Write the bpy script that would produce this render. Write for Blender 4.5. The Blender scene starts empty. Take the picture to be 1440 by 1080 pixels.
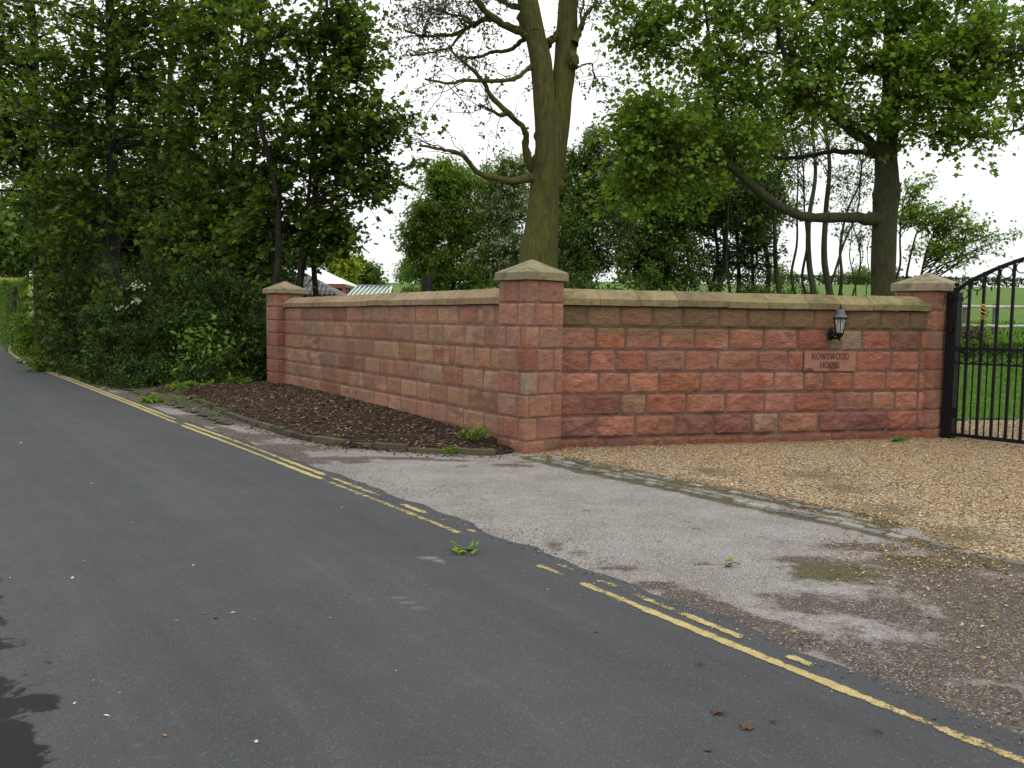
import bpy, math, random
import numpy as np
from mathutils import Matrix, Vector
random.seed(5)
S = bpy.context.scene
COL = S.collection
# ------------------------------------------------------------------ camera
FPX = 1221.0; CH = 1.6; PITCH = math.atan((540-449.8)/FPX); ROLL = 0.0137
def ray(px, py):
    dx, dy = px-720, py-540
    a = dx*math.cos(ROLL)+dy*math.sin(ROLL); b = dx*math.sin(ROLL)-dy*math.cos(ROLL)
    return (np.array([0, math.cos(PITCH), -math.sin(PITCH)])*FPX + np.array([1., 0, 0])*a
            + np.array([0, math.sin(PITCH), math.cos(PITCH)])*b)
def G(px, py, z=0.0):
    d = ray(px, py); return np.array([0, 0, CH])+d*(z-CH)/d[2]
def at(px, py, Y):
    d = ray(px, py); return np.array([0, 0, CH])+d*Y/d[1]
cam = bpy.data.cameras.new('camera'); co = bpy.data.objects.new('camera', cam); COL.objects.link(co)
cam.sensor_width = 36; cam.lens = 36*FPX/1440; cam.clip_end = 3000; cam.clip_start = 0.05
R0 = Vector((1, 0, 0)); U0 = Vector((0, math.sin(PITCH), math.cos(PITCH))); FW = Vector((0, math.cos(PITCH), -math.sin(PITCH)))
cx = R0*math.cos(ROLL)+U0*math.sin(ROLL); cy = -R0*math.sin(ROLL)+U0*math.cos(ROLL)
M = Matrix((cx, cy, -FW)).transposed().to_4x4(); M.translation = (0, 0, CH); co.matrix_world = M
S.camera = co
# ------------------------------------------------------------------ world, sun, exposure
W = bpy.data.worlds.new('World'); S.world = W; W.use_nodes = True
nt = W.node_tree; nt.nodes.clear()
wo = nt.nodes.new('ShaderNodeOutputWorld'); bg = nt.nodes.new('ShaderNodeBackground'); bg.inputs['Strength'].default_value = 0.1
sky = nt.nodes.new('ShaderNodeTexSky'); sky.sky_type = 'NISHITA'; sky.sun_disc = False
SUN_EL, SUN_AZ = math.radians(52), math.radians(150)      # azimuth clockwise from +Y
sky.sun_elevation = SUN_EL; sky.sun_rotation = SUN_AZ
tc = nt.nodes.new('ShaderNodeTexCoord'); mp = nt.nodes.new('ShaderNodeMapping'); mp.inputs['Scale'].default_value = (1, 1, 3)
nz = nt.nodes.new('ShaderNodeTexNoise'); nz.inputs['Scale'].default_value = 1.6; nz.inputs['Detail'].default_value = 5
cr = nt.nodes.new('ShaderNodeValToRGB')
cr.color_ramp.elements[0].position = .3; cr.color_ramp.elements[0].color = (9.7, 9.9, 9.8, 1)
cr.color_ramp.elements[1].position = .7; cr.color_ramp.elements[1].color = (12.2, 12.4, 12.2, 1)
mx = nt.nodes.new('ShaderNodeMix'); mx.data_type = 'RGBA'; mx.inputs[0].default_value = 0.9
L = nt.links
L.new(tc.outputs['Generated'], mp.inputs[0]); L.new(mp.outputs[0], nz.inputs['Vector']); L.new(nz.outputs[0], cr.inputs[0])
sxyz = nt.nodes.new('ShaderNodeSeparateXYZ'); L.new(tc.outputs['Generated'], sxyz.inputs[0])
grd = nt.nodes.new('ShaderNodeMapRange'); grd.inputs[1].default_value = 0; grd.inputs[2].default_value = 1; grd.inputs[3].default_value = .92; grd.inputs[4].default_value = 2.1; L.new(sxyz.outputs[2], grd.inputs[0])
vmul = nt.nodes.new('ShaderNodeVectorMath'); vmul.operation = 'SCALE'; L.new(cr.outputs[0], vmul.inputs[0]); L.new(grd.outputs[0], vmul.inputs['Scale'])
L.new(sky.outputs[0], mx.inputs[6]); L.new(vmul.outputs[0], mx.inputs[7]); L.new(mx.outputs[2], bg.inputs[0]); L.new(bg.outputs[0], wo.inputs[0])
sl = bpy.data.lights.new('sun', 'SUN'); sl.energy = 0.5; sl.angle = math.radians(25); sl.color = (1, .97, .92)
so = bpy.data.objects.new('sun', sl); COL.objects.link(so)
sd = Vector((math.sin(SUN_AZ)*math.cos(SUN_EL), math.cos(SUN_AZ)*math.cos(SUN_EL), math.sin(SUN_EL)))
so.rotation_euler = sd.to_track_quat('Z', 'Y').to_euler()
S.view_settings.view_transform = 'Standard'; S.view_settings.look = 'None'; S.view_settings.gamma = 1
S.view_settings.exposure = 0.0; S.view_settings.use_curve_mapping = False
S.render.engine = 'CYCLES'; S.cycles.max_bounces = 6; S.cycles.diffuse_bounces = 3; S.cycles.transmission_bounces = 5
S.cycles.transparent_max_bounces = 12; S.cycles.use_denoising = True

# ------------------------------------------------------------------ helpers
class Geo:
    def __init__(s): s.V = []; s.F = []; s.n = 0; s.A = []
    def add(s, v, f, attr=None):
        v = np.asarray(v, dtype=np.float32).reshape(-1, 3); f = np.asarray(f, dtype=np.int64)
        s.V.append(v); s.F.append(f+s.n); s.n += len(v)
        if attr is not None: s.A.append(np.broadcast_to(np.asarray(attr, dtype=np.float32), (len(v), 4)) if np.ndim(attr) == 1 else np.asarray(attr, dtype=np.float32))
        return s
def tag(o, label=None, cat=None, group=None, kind=None):
    if label: o['label'] = label
    if cat: o['category'] = cat
    if group: o['group'] = group
    if kind: o['kind'] = kind
    return o
def build(name, g, mat, parent=None, smooth=False, attrs=None):
    me = bpy.data.meshes.new(name)
    V = np.concatenate(g.V).astype(np.float32); nl = sum(f.size for f in g.F); nf = sum(len(f) for f in g.F)
    loops = np.concatenate([f.ravel() for f in g.F]).astype(np.int32)
    tot = np.concatenate([np.full(len(f), f.shape[1], dtype=np.int32) for f in g.F])
    st = np.concatenate([[0], np.cumsum(tot)[:-1]]).astype(np.int32)
    if parent is not None and parent.type == 'EMPTY': V = V-np.array(parent.location, dtype=np.float32)
    me.vertices.add(len(V)); me.vertices.foreach_set('co', V.ravel())
    me.loops.add(nl); me.loops.foreach_set('vertex_index', loops)
    me.polygons.add(nf); me.polygons.foreach_set('loop_start', st); me.polygons.foreach_set('loop_total', tot)
    me.polygons.foreach_set('use_smooth', np.full(nf, bool(smooth)))
    me.update(calc_edges=True)
    if g.A:
        a = me.color_attributes.new('col', 'FLOAT_COLOR', 'POINT'); a.data.foreach_set('color', np.concatenate(g.A).astype(np.float32).ravel())
    if attrs:
        for k, v in attrs.items():
            a = me.attributes.new(k, 'FLOAT', 'POINT'); a.data.foreach_set('value', np.asarray(v, dtype=np.float32))
    me.materials.append(mat)
    o = bpy.data.objects.new(name, me); COL.objects.link(o)
    if parent is not None: o.parent = parent
    return o
def empty(name, loc):
    o = bpy.data.objects.new(name, None); o.location = [float(v) for v in loc]; COL.objects.link(o); return o
def box(g, c, ax, ay, az, attr=None):
    """centre, three half-axis vectors"""
    c, ax, ay, az = map(lambda q: np.asarray(q, float), (c, ax, ay, az))
    v = [c+sx*ax+sy*ay+sz*az for sz in (-1, 1) for sx, sy in ((-1, -1), (1, -1), (1, 1), (-1, 1))]
    g.add(v, [(0, 3, 2, 1), (4, 5, 6, 7), (0, 1, 5, 4), (1, 2, 6, 5), (2, 3, 7, 6), (3, 0, 4, 7)], attr)
def catmull(P, n):
    P = np.asarray(P, float)
    if len(P) < 3:
        t = np.linspace(0, 1, n)[:, None]; return P[0]*(1-t)+P[-1]*t
    Q = np.vstack([2*P[0]-P[1], P, 2*P[-1]-P[-2]]); m = len(P)-1
    tt = np.linspace(0, m, n); i = np.minimum(tt.astype(int), m-1); f = (tt-i)[:, None]
    a, b, c, d = Q[i], Q[i+1], Q[i+2], Q[i+3]
    return .5*((2*b)+(-a+c)*f+(2*a-5*b+4*c-d)*f**2+(-a+3*b-3*c+d)*f**3)
def norm(v): return v/(np.linalg.norm(v, axis=-1, keepdims=True)+1e-9)
def tubes(g, P, R, sides=5, wob=None, rng=None):
    """P (B,n,3) R (B,n)"""
    P = np.asarray(P, float); R = np.asarray(R, float)
    if P.ndim == 2: P = P[None]; R = R[None]
    B, n, _ = P.shape
    T = norm(np.gradient(P, axis=1)); m = norm(T.mean(axis=1)); ref = np.where(np.abs(m[:, 2:3]) > .75, np.array([[1., 0, 0]]), np.array([[0, 0, 1.]]))[:, None, :]
    X = norm(np.cross(T, ref)); Y = np.cross(T, X)
    a = np.arange(sides)*2*math.pi/sides
    RR = R[:, :, None]*np.ones(sides)
    if wob is not None: RR = RR*(1+wob)
    V = P[:, :, None, :]+RR[..., None]*(X[:, :, None, :]*np.cos(a)[None, None, :, None]+Y[:, :, None, :]*np.sin(a)[None, None, :, None])
    idx = np.arange(B*n*sides).reshape(B, n, sides)
    a0 = idx[:, :-1]; a1 = idx[:, 1:]
    F = np.stack([a0, np.roll(a0, -1, 2), np.roll(a1, -1, 2), a1], -1).reshape(-1, 4)
    g.add(V.reshape(-1, 3), F)
def rodg(g, a, b, r, sides=8):
    a = np.asarray(a, float); b = np.asarray(b, float); d = norm(b-a)
    P = np.array([a, a+d*1e-4, b-d*1e-4, b]); tubes(g, P, np.array([1e-4, r, r, 1e-4]), sides)
def lathe(g, c, prof, sides=16, ax=(0, 0, 1)):
    c = np.asarray(c, float); P = np.array([c+np.asarray(ax, float)*z for r, z in prof]); R = np.array([max(r, 1e-4) for r, z in prof])
    a = np.arange(sides)*2*math.pi/sides; V = []
    for p, r in zip(P, R): V.append(p+np.stack([np.cos(a)*r, np.sin(a)*r, 0*a], 1))
    idx = np.arange(len(prof)*sides).reshape(len(prof), sides)
    F = np.stack([idx[:-1], np.roll(idx[:-1], -1, 1), np.roll(idx[1:], -1, 1), idx[1:]], -1).reshape(-1, 4)
    g.add(np.concatenate(V), F)
# value noise
_RT = np.random.RandomState(3).rand(64, 64, 64).astype(np.float32)
def vnoise(p):
    p = np.asarray(p, float); i = np.floor(p).astype(int); f = p-i; f = f*f*(3-2*f); o = 0
    for dx in (0, 1):
        for dy in (0, 1):
            for dz in (0, 1):
                w = (f[..., 0] if dx else 1-f[..., 0])*(f[..., 1] if dy else 1-f[..., 1])*(f[..., 2] if dz else 1-f[..., 2])
                o = o+w*_RT[(i[..., 0]+dx) % 64, (i[..., 1]+dy) % 64, (i[..., 2]+dz) % 64]
    return o*2-1
def fbm(p, oct=4):
    p = np.asarray(p, float); o = 0; a = 1; s = 0
    for k in range(oct): o = o+a*vnoise(p*2**k+17.3*k); s += a; a *= .5
    return o/s
def inpoly(x, y, poly):
    c = np.zeros(np.shape(x), bool); n = len(poly)
    for i in range(n):
        x0, y0 = poly[i][:2]; x1, y1 = poly[(i+1) % n][:2]
        if y0 == y1: continue
        k = ((y0 > y) != (y1 > y)) & (x < (x1-x0)*(y-y0)/(y1-y0)+x0); c ^= k
    return c
def dist_poly(x, y, P):
    """distance to an open polyline and signed side (+ = left of travel)"""
    best = np.full(np.shape(x), 1e9); sg = np.zeros(np.shape(x))
    for a, b in zip(P[:-1], P[1:]):
        dx, dy = b[0]-a[0], b[1]-a[1]; l2 = dx*dx+dy*dy
        t = np.clip(((x-a[0])*dx+(y-a[1])*dy)/l2, 0, 1); d = np.hypot(x-a[0]-t*dx, y-a[1]-t*dy)
        s = np.sign(dx*(y-a[1])-dy*(x-a[0])); k = d < best; best = np.where(k, d, best); sg = np.where(k, s, sg)
    return best, sg
def sstep(a, b, x): t = np.clip((x-a)/(b-a), 0, 1); return t*t*(3-2*t)

# ------------------------------------------------------------------ materials
def mat(name):
    m = bpy.data.materials.new(name); m.use_nodes = True; nt = m.node_tree; nt.nodes.clear()
    out = nt.nodes.new('ShaderNodeOutputMaterial'); b = nt.nodes.new('ShaderNodeBsdfPrincipled'); nt.links.new(b.outputs[0], out.inputs[0])
    return m, nt, b, out
class N:
    def __init__(s, nt): s.nt = nt
    def __call__(s, t, **k):
        n = s.nt.nodes.new('ShaderNode'+t)
        for a, v in k.items(): setattr(n, a, v)
        return n
    def l(s, a, b): s.nt.links.new(a, b)
    def coord(s, scale=(1, 1, 1), rot=(0, 0, 0)):
        c = s('TexCoord'); m = s('Mapping'); m.inputs['Scale'].default_value = scale; m.inputs['Rotation'].default_value = rot
        s.l(c.outputs['Object'], m.inputs[0]); return m.outputs[0]
    def noise(s, scale, detail=4, rough=.6, vec=None, dist=0):
        n = s('TexNoise'); n.inputs['Scale'].default_value = scale; n.inputs['Detail'].default_value = detail
        n.inputs['Roughness'].default_value = rough; n.inputs['Distortion'].default_value = dist
        s.l(vec if vec is not None else s.coord(), n.inputs['Vector']); return n.outputs[0]
    def voro(s, scale, vec=None, feat='F1', out='Color'):
        n = s('TexVoronoi', feature=feat); n.inputs['Scale'].default_value = scale
        s.l(vec if vec is not None else s.coord(), n.inputs['Vector']); return n.outputs[out]
    def ramp(s, fac, *st, interp='LINEAR'):
        r = s('ValToRGB'); r.color_ramp.interpolation = interp; e = r.color_ramp.elements
        while len(e) < len(st): e.new(.5)
        for q, (p, c) in zip(e, st):
            q.position = p; q.color = (c, c, c, 1) if not hasattr(c, '__len__') else (*c, 1)
        if fac is not None: s.l(fac, r.inputs[0])
        return r.outputs[0]
    def mix(s, f, a, b, mode='MIX'):
        m = s('Mix', data_type='RGBA', blend_type=mode, clamp_factor=True)
        for v, i in ((f, 0), (a, 6), (b, 7)):
            if hasattr(v, 'is_linked') or isinstance(v, bpy.types.NodeSocket): s.l(v, m.inputs[i])
            elif i == 0: m.inputs[0].default_value = v
            else: m.inputs[i].default_value = (*v, 1) if hasattr(v, '__len__') else (v, v, v, 1)
        return m.outputs[2]
    def math(s, op, a, b=0., c=None):
        m = s('Math', operation=op)
        for i, v in enumerate((a, b, c)):
            if v is None: continue
            if isinstance(v, bpy.types.NodeSocket): s.l(v, m.inputs[i])
            else: m.inputs[i].default_value = v
        return m.outputs[0]
    def attr(s, name, out='Fac'):
        a = s('Attribute', attribute_name=name); return a.outputs[out]
    def bump(s, h, b, strength=.5, dist=.01):
        n = s('Bump'); n.inputs['Strength'].default_value = strength; n.inputs['Distance'].default_value = dist
        s.l(h, n.inputs['Height']); s.l(n.outputs[0], b.inputs['Normal']); return n
def simple(name, c1, c2, scale=8, rough=.8, bump=.3, dist=.01, spec=.3, metal=0, detail=5):
    m, nt, b, o = mat(name); n = N(nt); f = n.noise(scale, detail)
    n.l(n.ramp(f, (.35, c1), (.65, c2)), b.inputs['Base Color']); b.inputs['Roughness'].default_value = rough
    b.inputs['Specular IOR Level'].default_value = spec; b.inputs['Metallic'].default_value = metal
    if bump: n.bump(n.noise(scale*4, 6, .65), b, bump, dist)
    return m
def m_stone(name, streak=.5, bumpd=.006, algae=0.0):
    m, nt, b, o = mat(name); n = N(nt); col = n.attr('col', 'Color'); w = n.attr('col', 'Alpha')
    v = n.coord((1.6, 1.6, 5), (0.35, .5, .2)); s1 = n.noise(3.5, 6, .65, v, 1.2); s2 = n.noise(22, 5, .7)
    s3 = n.noise(1.1, 4, .6)
    c = n.mix(n.ramp(s1, (.3, 0.), (.7, streak)), col, n.mix(1., col, (1.35, 1.2, 1.15), 'MULTIPLY'))
    c = n.mix(n.ramp(s1, (.32, streak), (.5, 0.)), c, n.mix(1., c, (.62, .56, .58), 'MULTIPLY'))
    c = n.mix(n.ramp(s2, (.35, .5), (.62, 0.)), c, n.mix(1., c, (.66, .62, .62), 'MULTIPLY'))
    c = n.mix(n.ramp(n.noise(75, 3, .7), (.4, .35), (.6, 0.)), c, n.mix(1., c, (.7, .66, .66), 'MULTIPLY'))
    c = n.mix(n.math('MULTIPLY', w, n.ramp(n.noise(1.9, 4, .6, v, .3), (.44, 0.), (.66, 1.))), c, (.42, .25, .155)); c = n.mix(n.ramp(n.noise(.55, 5, .65), (.4, .5), (.6, 0.)), c, n.mix(1., c, (.72, .70, .66), 'MULTIPLY')); c = n.mix(n.ramp(n.noise(1.3, 7, .72), (.42, .55), (.6, 0.)), c, n.mix(1., c, (.62, .6, .58), 'MULTIPLY')); c = n.mix(n.ramp(n.noise(6.5, 7, .72, None, .5), (.5, 0.), (.68, .45)), c, n.mix(1., c, (1.35, 1.4, 1.45), 'MULTIPLY'))
    if algae:
        sp = n('SeparateXYZ'); n.l(n.coord(), sp.inputs[0]); z = n.math('ADD', sp.outputs[2], n.math('MULTIPLY', s3, .5))
        c = n.mix(n.math('MULTIPLY', n.ramp(n.math('MULTIPLY', n.math('ADD', z, n.math('MULTIPLY', n.noise(1.0, 3, .5), .5)), .5), (.95, 0.), (1.12, 1.)), algae), c, (.135, .10, .045))
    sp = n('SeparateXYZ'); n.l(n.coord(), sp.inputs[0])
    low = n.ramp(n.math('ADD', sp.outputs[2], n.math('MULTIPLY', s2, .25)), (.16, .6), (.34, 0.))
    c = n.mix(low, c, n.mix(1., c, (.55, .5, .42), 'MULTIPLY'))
    n.l(c, b.inputs['Base Color']); b.inputs['Roughness'].default_value = .85; b.inputs['Specular IOR Level'].default_value = .25
    h = n.math('ADD', n.noise(28, 8, .7, None, .4), n.math('MULTIPLY', n.noise(7, 4, .6, v, .6), .9)); n.bump(h, b, 1., bumpd*1.6)
    return m
def m_leaf(name, dark, mid, light, trans=.32, rough=.6, spec=.22):
    m, nt, b, o = mat(name); n = N(nt); gi = n('NewGeometry'); r = gi.outputs['Random Per Island']
    f = n.math('ADD', n.math('MULTIPLY', r, .65), n.math('MULTIPLY', n.noise(.55, 3, .6), .55))
    c = n.ramp(f, (.22, dark), (.55, mid), (.9, light))
    n.l(c, b.inputs['Base Color']); b.inputs['Roughness'].default_value = rough; b.inputs['Specular IOR Level'].default_value = spec
    t = n('BsdfTranslucent'); n.l(n.mix(1., c, (1.25, 1.3, .55), 'MULTIPLY'), t.inputs[0])
    ms = n('MixShader'); ms.inputs[0].default_value = trans; n.l(b.outputs[0], ms.inputs[1]); n.l(t.outputs[0], ms.inputs[2]); n.l(ms.outputs[0], o.inputs[0])
    return m
def m_bark(name, c1, c2, moss=None, scale=6):
    m, nt, b, o = mat(name); n = N(nt); v = n.coord((1, 1, .18)); f = n.noise(scale*3, 7, .7, v, .6)
    c = n.ramp(f, (.35, c1), (.65, c2))
    if moss: c = n.mix(n.ramp(n.noise(1.6, 7, .7), (.34, 0.), (.56, .8)), c, moss)
    c = n.mix(n.ramp(n.noise(scale*5, 5, .7, v), (.4, .6), (.55, 0.)), c, n.mix(1., c, (.45, .45, .45), 'MULTIPLY'))
    n.l(c, b.inputs['Base Color']); b.inputs['Roughness'].default_value = .9; b.inputs['Specular IOR Level'].default_value = .2
    n.bump(f, b, 1., .06); return m
def m_island(name, *cols, rough=.8, bump=True, spec=.3):
    m, nt, b, o = mat(name); n = N(nt); gi = n('NewGeometry'); k = len(cols)
    c = n.ramp(gi.outputs['Random Per Island'], *[((i+.0)/k, q) for i, q in enumerate(cols)], interp='CONSTANT')
    c = n.mix(n.ramp(n.noise(40, 4), (.4, .4), (.6, 0.)), c, n.mix(1., c, (.6, .58, .55), 'MULTIPLY'))
    n.l(c, b.inputs['Base Color']); b.inputs['Roughness'].default_value = rough; b.inputs['Specular IOR Level'].default_value = spec
    return m

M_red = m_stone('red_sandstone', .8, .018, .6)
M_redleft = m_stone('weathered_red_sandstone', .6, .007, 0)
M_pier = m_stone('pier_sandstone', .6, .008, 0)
M_mortar = simple('mortar', (.115, .072, .053), (.20, .125, .093), 7, .95, .5)
def m_cop(name, c1, c2, c3):
    m, nt, b, o = mat(name); n = N(nt); col = n.attr('col', 'Color')
    v = n.coord((2, 2, 2), (.4, .9, .3))
    c = n.ramp(n.noise(1.3, 5, .6, v, .8), (.3, c1), (.55, c2), (.75, c3)); c = n.mix(1., c, col, 'MULTIPLY'); c = n.mix(n.ramp(n.noise(3.5, 8, .75), (.5, 0.), (.62, .65)), c, (.085, .08, .04)); c = n.mix(n.ramp(n.noise(9, 7, .75), (.56, 0.), (.66, .5)), c, n.mix(1., c, (1.5, 1.45, 1.35), 'MULTIPLY'))
    c = n.mix(n.ramp(n.noise(30, 6, .7), (.38, .45), (.58, 0.)), c, n.mix(1., c, (.6, .6, .5), 'MULTIPLY'))
    n.l(c, b.inputs['Base Color']); b.inputs['Roughness'].default_value = .85; b.inputs['Specular IOR Level'].default_value = .25
    n.bump(n.noise(45, 6, .7), b, .5, .004); return m
M_cop_green = m_cop('algae_buff_coping', (.135, .11, .052), (.225, .175, .09), (.175, .15, .062))
M_cop_pink = m_cop('pinkish_buff_coping', (.245, .17, .10), (.285, .19, .118), (.215, .165, .09))
M_cap = m_cop('buff_cap', (.23, .18, .115), (.29, .235, .155), (.25, .21, .125))
M_cap_mossy = m_cop('mossy_buff_cap', (.165, .145, .078), (.23, .20, .115), (.20, .19, .092))
M_black = simple('black_paint', (.003, .003, .0035), (.007, .007, .008), 20, .55, .15, .002, .18)
M_gold = simple('gold_paint', (.35, .22, .06), (.5, .34, .1), 30, .35, .1, .002, .5, .6)
LAWN = (.055, .12, .018)

# ------------------------------------------------------------------ terrain
def T(x, y):
    x = np.asarray(x, float); y = np.asarray(y, float); a = sstep(-4, 5, x)
    p1 = np.interp(y, [0, 17, 26, 60, 170, 260, 700], [0, 0, .9, 2.6, 9.3, 9.3, 5]); p2 = np.interp(y, [0, 45, 80, 170, 260, 700], [0, 0, 1.6, 8.6, 9.3, 5])
    return p1*a+p2*(1-a)+fbm(np.stack([x*.05, y*.05, 0*x], -1), 2)*.25*sstep(24, 60, y)
def sheet(xs, ys, zf, offs=0.0):
    X, Y = np.meshgrid(xs, ys); Z = zf(X, Y)+offs; n, m = X.shape
    idx = np.arange(n*m).reshape(n, m); F = np.stack([idx[:-1, :-1], idx[:-1, 1:], idx[1:, 1:], idx[1:, :-1]], -1).reshape(-1, 4)
    return np.stack([X, Y, Z], -1).reshape(-1, 3), F
g = Geo(); v, f = sheet(np.concatenate([np.linspace(-900, -80, 14), np.linspace(-76, 90, 84), np.linspace(100, 900, 14)]),
                        np.concatenate([np.linspace(-300, -12, 10), np.linspace(-10, 120, 66), np.linspace(124, 300, 30), np.linspace(320, 900, 12)]), T, -.03)
g.add(v, f)
m, nt, b, o = mat('field_grass'); n = N(nt); sp = n('SeparateXYZ'); n.l(n.coord(), sp.inputs[0])
c = n.ramp(n.noise(.35, 6, .65), (.3, (.055, .105, .018)), (.7, (.10, .165, .032)))
soil = n.ramp(n.noise(6, 6), (.35, (.035, .026, .016)), (.65, (.07, .055, .03)))
c = n.mix(n.ramp(n.math('MULTIPLY', sp.outputs[1], .01), (.15, 0.), (.30, 1.)), n.mix(n.ramp(n.noise(.8, 5), (.4, 0.), (.6, 1.)), soil, (.04, .07, .015)), c)
yel = n.math('MULTIPLY', n.ramp(n.math('MULTIPLY', sp.outputs[1], .005), (.55, 0.), (.60, 1.)), n.ramp(n.math('MULTIPLY', n.math('ADD', n.math('MULTIPLY', sp.outputs[0], -1.), n.math('MULTIPLY', sp.outputs[1], -.50)), .1), (.1, 0.), (.5, .9)))
c = n.mix(yel, c, (.20, .20, .025))
n.l(c, b.inputs['Base Color']); b.inputs['Roughness'].default_value = .95; b.inputs['Specular IOR Level'].default_value = .1
n.bump(n.noise(5, 6, .7), b, .6, .08)
tag(build('ground', g, m, smooth=True), kind='structure')

# ------------------------------------------------------------------ road, lay-by, markings
LOW = [G(*q)[:2] for q in [(36, 512.8), (97, 535.6), (189, 571.7), (255.6, 599.4), (333, 628.6), (400, 655), (451.7, 675.6), (540, 708.8), (632, 746), (759, 798), (820, 823.5), (915, 862), (1054, 921), (1147, 959.7), (1265, 1006), (1440, 1075)]]
UPP = [G(*q)[:2] for q in [(35, 510.0), (105, 535.6), (194, 570), (264, 598), (333, 621.7), (400, 648), (464, 672.7), (600, 724), (668, 750), (787, 798), (905, 841.5), (1008, 885), (1121, 934), (1162, 948), (1290, 1000), (1460, 1066)]]
FAR = [np.array(q) for q in [(-60., 100.), (-40., 68.), (-27., 46.6), (-20.3, 35.)]]; NEAR = [np.array(q) for q in [(3.2, 1.3), (6.5, -3.6), (14., -15.)]]
def smoothline(P, step):
    P = np.array(P); d = np.concatenate([[0], np.cumsum(np.hypot(*np.diff(P, axis=0).T))]); n = int(d[-1]/step)+2
    t = np.linspace(0, d[-1], n); Q = np.stack([np.interp(t, d, P[:, 0]), np.interp(t, d, P[:, 1])], 1)
    k = max(1, int(1.2/step)); ker = np.ones(2*k+1)/(2*k+1)
    Q2 = np.stack([np.convolve(np.pad(Q[:, i], k, 'reflect', reflect_type='odd'), ker, 'valid') for i in (0, 1)], 1); return Q2
EDGE = smoothline(FAR+UPP+NEAR, .05)
tan = norm(np.gradient(EDGE, axis=0)); nor = np.stack([-tan[:, 1], tan[:, 0]], 1)   # left of travel (towards camera) = +x side: the verge
e_n = fbm(np.stack([EDGE[:, 0]*2.2, EDGE[:, 1]*2.2, 0*EDGE[:, 0]], 1), 5)
EOUT = EDGE+nor*(.13+.10*e_n[:, None])
ZR = .010
acr = np.concatenate([[0], -np.linspace(.05, 4.2, 60), [-5., -6.2]]); rows = []
for w in acr: rows.append((EOUT if w == 0 else EDGE+nor*w))
Rv = np.stack(rows, 1); nn, mm = Rv.shape[:2]
Z = T(Rv[..., 0], Rv[..., 1])+ZR; Z[:, 0] -= .006
dist0 = Rv
wl = np.array([G(*q)[:2] for q in [(-60, 740), (-30, 800), (0, 870), (30, 930), (55, 985), (75, 1045), (60, 1110), (40, 1200)]])
Xr, Yr = Rv[..., 0].ravel(), Rv[..., 1].ravel()
d, s = dist_poly(Xr, Yr, wl); wet = np.clip(.36-s*d*2.0, -1, 2)   # travel towards camera: left(+)=right of picture
dd, _ = dist_poly(Xr, Yr, [G(*q)[:2] for q in [(30, 600), (75, 650), (125, 694), (160, 740)]]); pale = np.exp(-(dd/.03)**2)*.38
for (px, py, rx) in [(596, 786, .05), (606, 787, .06), (617, 790, .05), (622, 795, .035), (588, 787, .035)]:
    c0 = G(px, py); pale = np.maximum(pale, .95*np.exp(-(((Xr-c0[0])/rx)**2+((Yr-c0[1])/(rx*.9))**2)))
for (px, py) in [(575, 850), (590, 858), (560, 843)]:
    c0 = G(px, py); pale = np.maximum(pale, .6*np.exp(-(((Xr-c0[0])/.10)**2+((Yr-c0[1])/.04)**2)))
edge_f = np.repeat(acr[None], nn, 0).ravel()
idx = np.arange(nn*mm).reshape(nn, mm); F = np.stack([idx[:-1, :-1], idx[1:, :-1], idx[1:, 1:], idx[:-1, 1:]], -1).reshape(-1, 4)
g = Geo().add(np.stack([Rv[..., 0], Rv[..., 1], Z], -1).reshape(-1, 3), F[:, ::-1])
m, nt, b, o = mat('asphalt'); n = N(nt)
c = n.ramp(n.noise(260, 3, .7), (.3, (.038, .0395, .042)), (.7, (.073, .076, .080)))
c = n.mix(n.ramp(n.noise(.5, 6, .6), (.35, 0.), (.65, .5)), c, n.mix(1., c, (1.28, 1.25, 1.22), 'MULTIPLY'))
c = n.mix(n.ramp(n.noise(2.5, 6, .7), (.42, .35), (.6, 0.)), c, n.mix(1., c, (.75, .76, .8), 'MULTIPLY'))
vr = n.voro(170, None, 'F1', 'Color'); sr = n('SeparateColor'); n.l(vr, sr.inputs[0])
c = n.mix(n.ramp(sr.outputs[0], (.955, 0.), (.975, .35)), c, (.21, .205, .20)); c = n.mix(n.ramp(sr.outputs[1], (.93, 0.), (.95, .45)), c, (.03, .03, .032))
c = n.mix(n.ramp(n.math('ADD', n.attr('edge'), n.math('MULTIPLY', n.noise(9, 6, .7), .25)), (.42, 0.), (.55, .5)), c, (.12, .115, .108))
c = n.mix(n.ramp(n.math('MULTIPLY', n.attr('pale'), n.math('ADD', n.noise(30, 6, .75), .3)), (.25, 0.), (.6, .55)), c, (.26, .24, .22))
cb = n('CombineXYZ'); n.l(n.math('MULTIPLY', n.attr('edge'), 3.), cb.inputs[0]); n.l(n.math('MULTIPLY', n.attr('lng'), .16), cb.inputs[1]); sk = n.noise(1.6, 7, .7, cb.outputs[0], .3)
c = n.mix(n.ramp(sk, (.52, 0.), (.72, .6)), c, n.mix(1., c, (1.3, 1.29, 1.27), 'MULTIPLY')); c = n.mix(n.ramp(sk, (.3, .6), (.46, 0.)), c, n.mix(1., c, (.78, .79, .8), 'MULTIPLY'))
tb = n.ramp(n.math('ADD', n.math('MULTIPLY', n.math('SINE', n.math('MULTIPLY', n.attr('edge'), 3.6)), .5), n.math('MULTIPLY', n.noise(1.1, 6, .7), .6)), (.2, 0.), (.8, .5)); c = n.mix(tb, c, n.mix(1., c, (1.22, 1.2, 1.2), 'MULTIPLY'))
c = n.mix(n.ramp(n.noise(14, 8, .75), (.58, 0.), (.72, .4)), c, (.13, .13, .128)); c = n.mix(n.ramp(n.noise(5, 8, .8), (.60, 0.), (.68, .5)), c, (.035, .035, .036))
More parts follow.
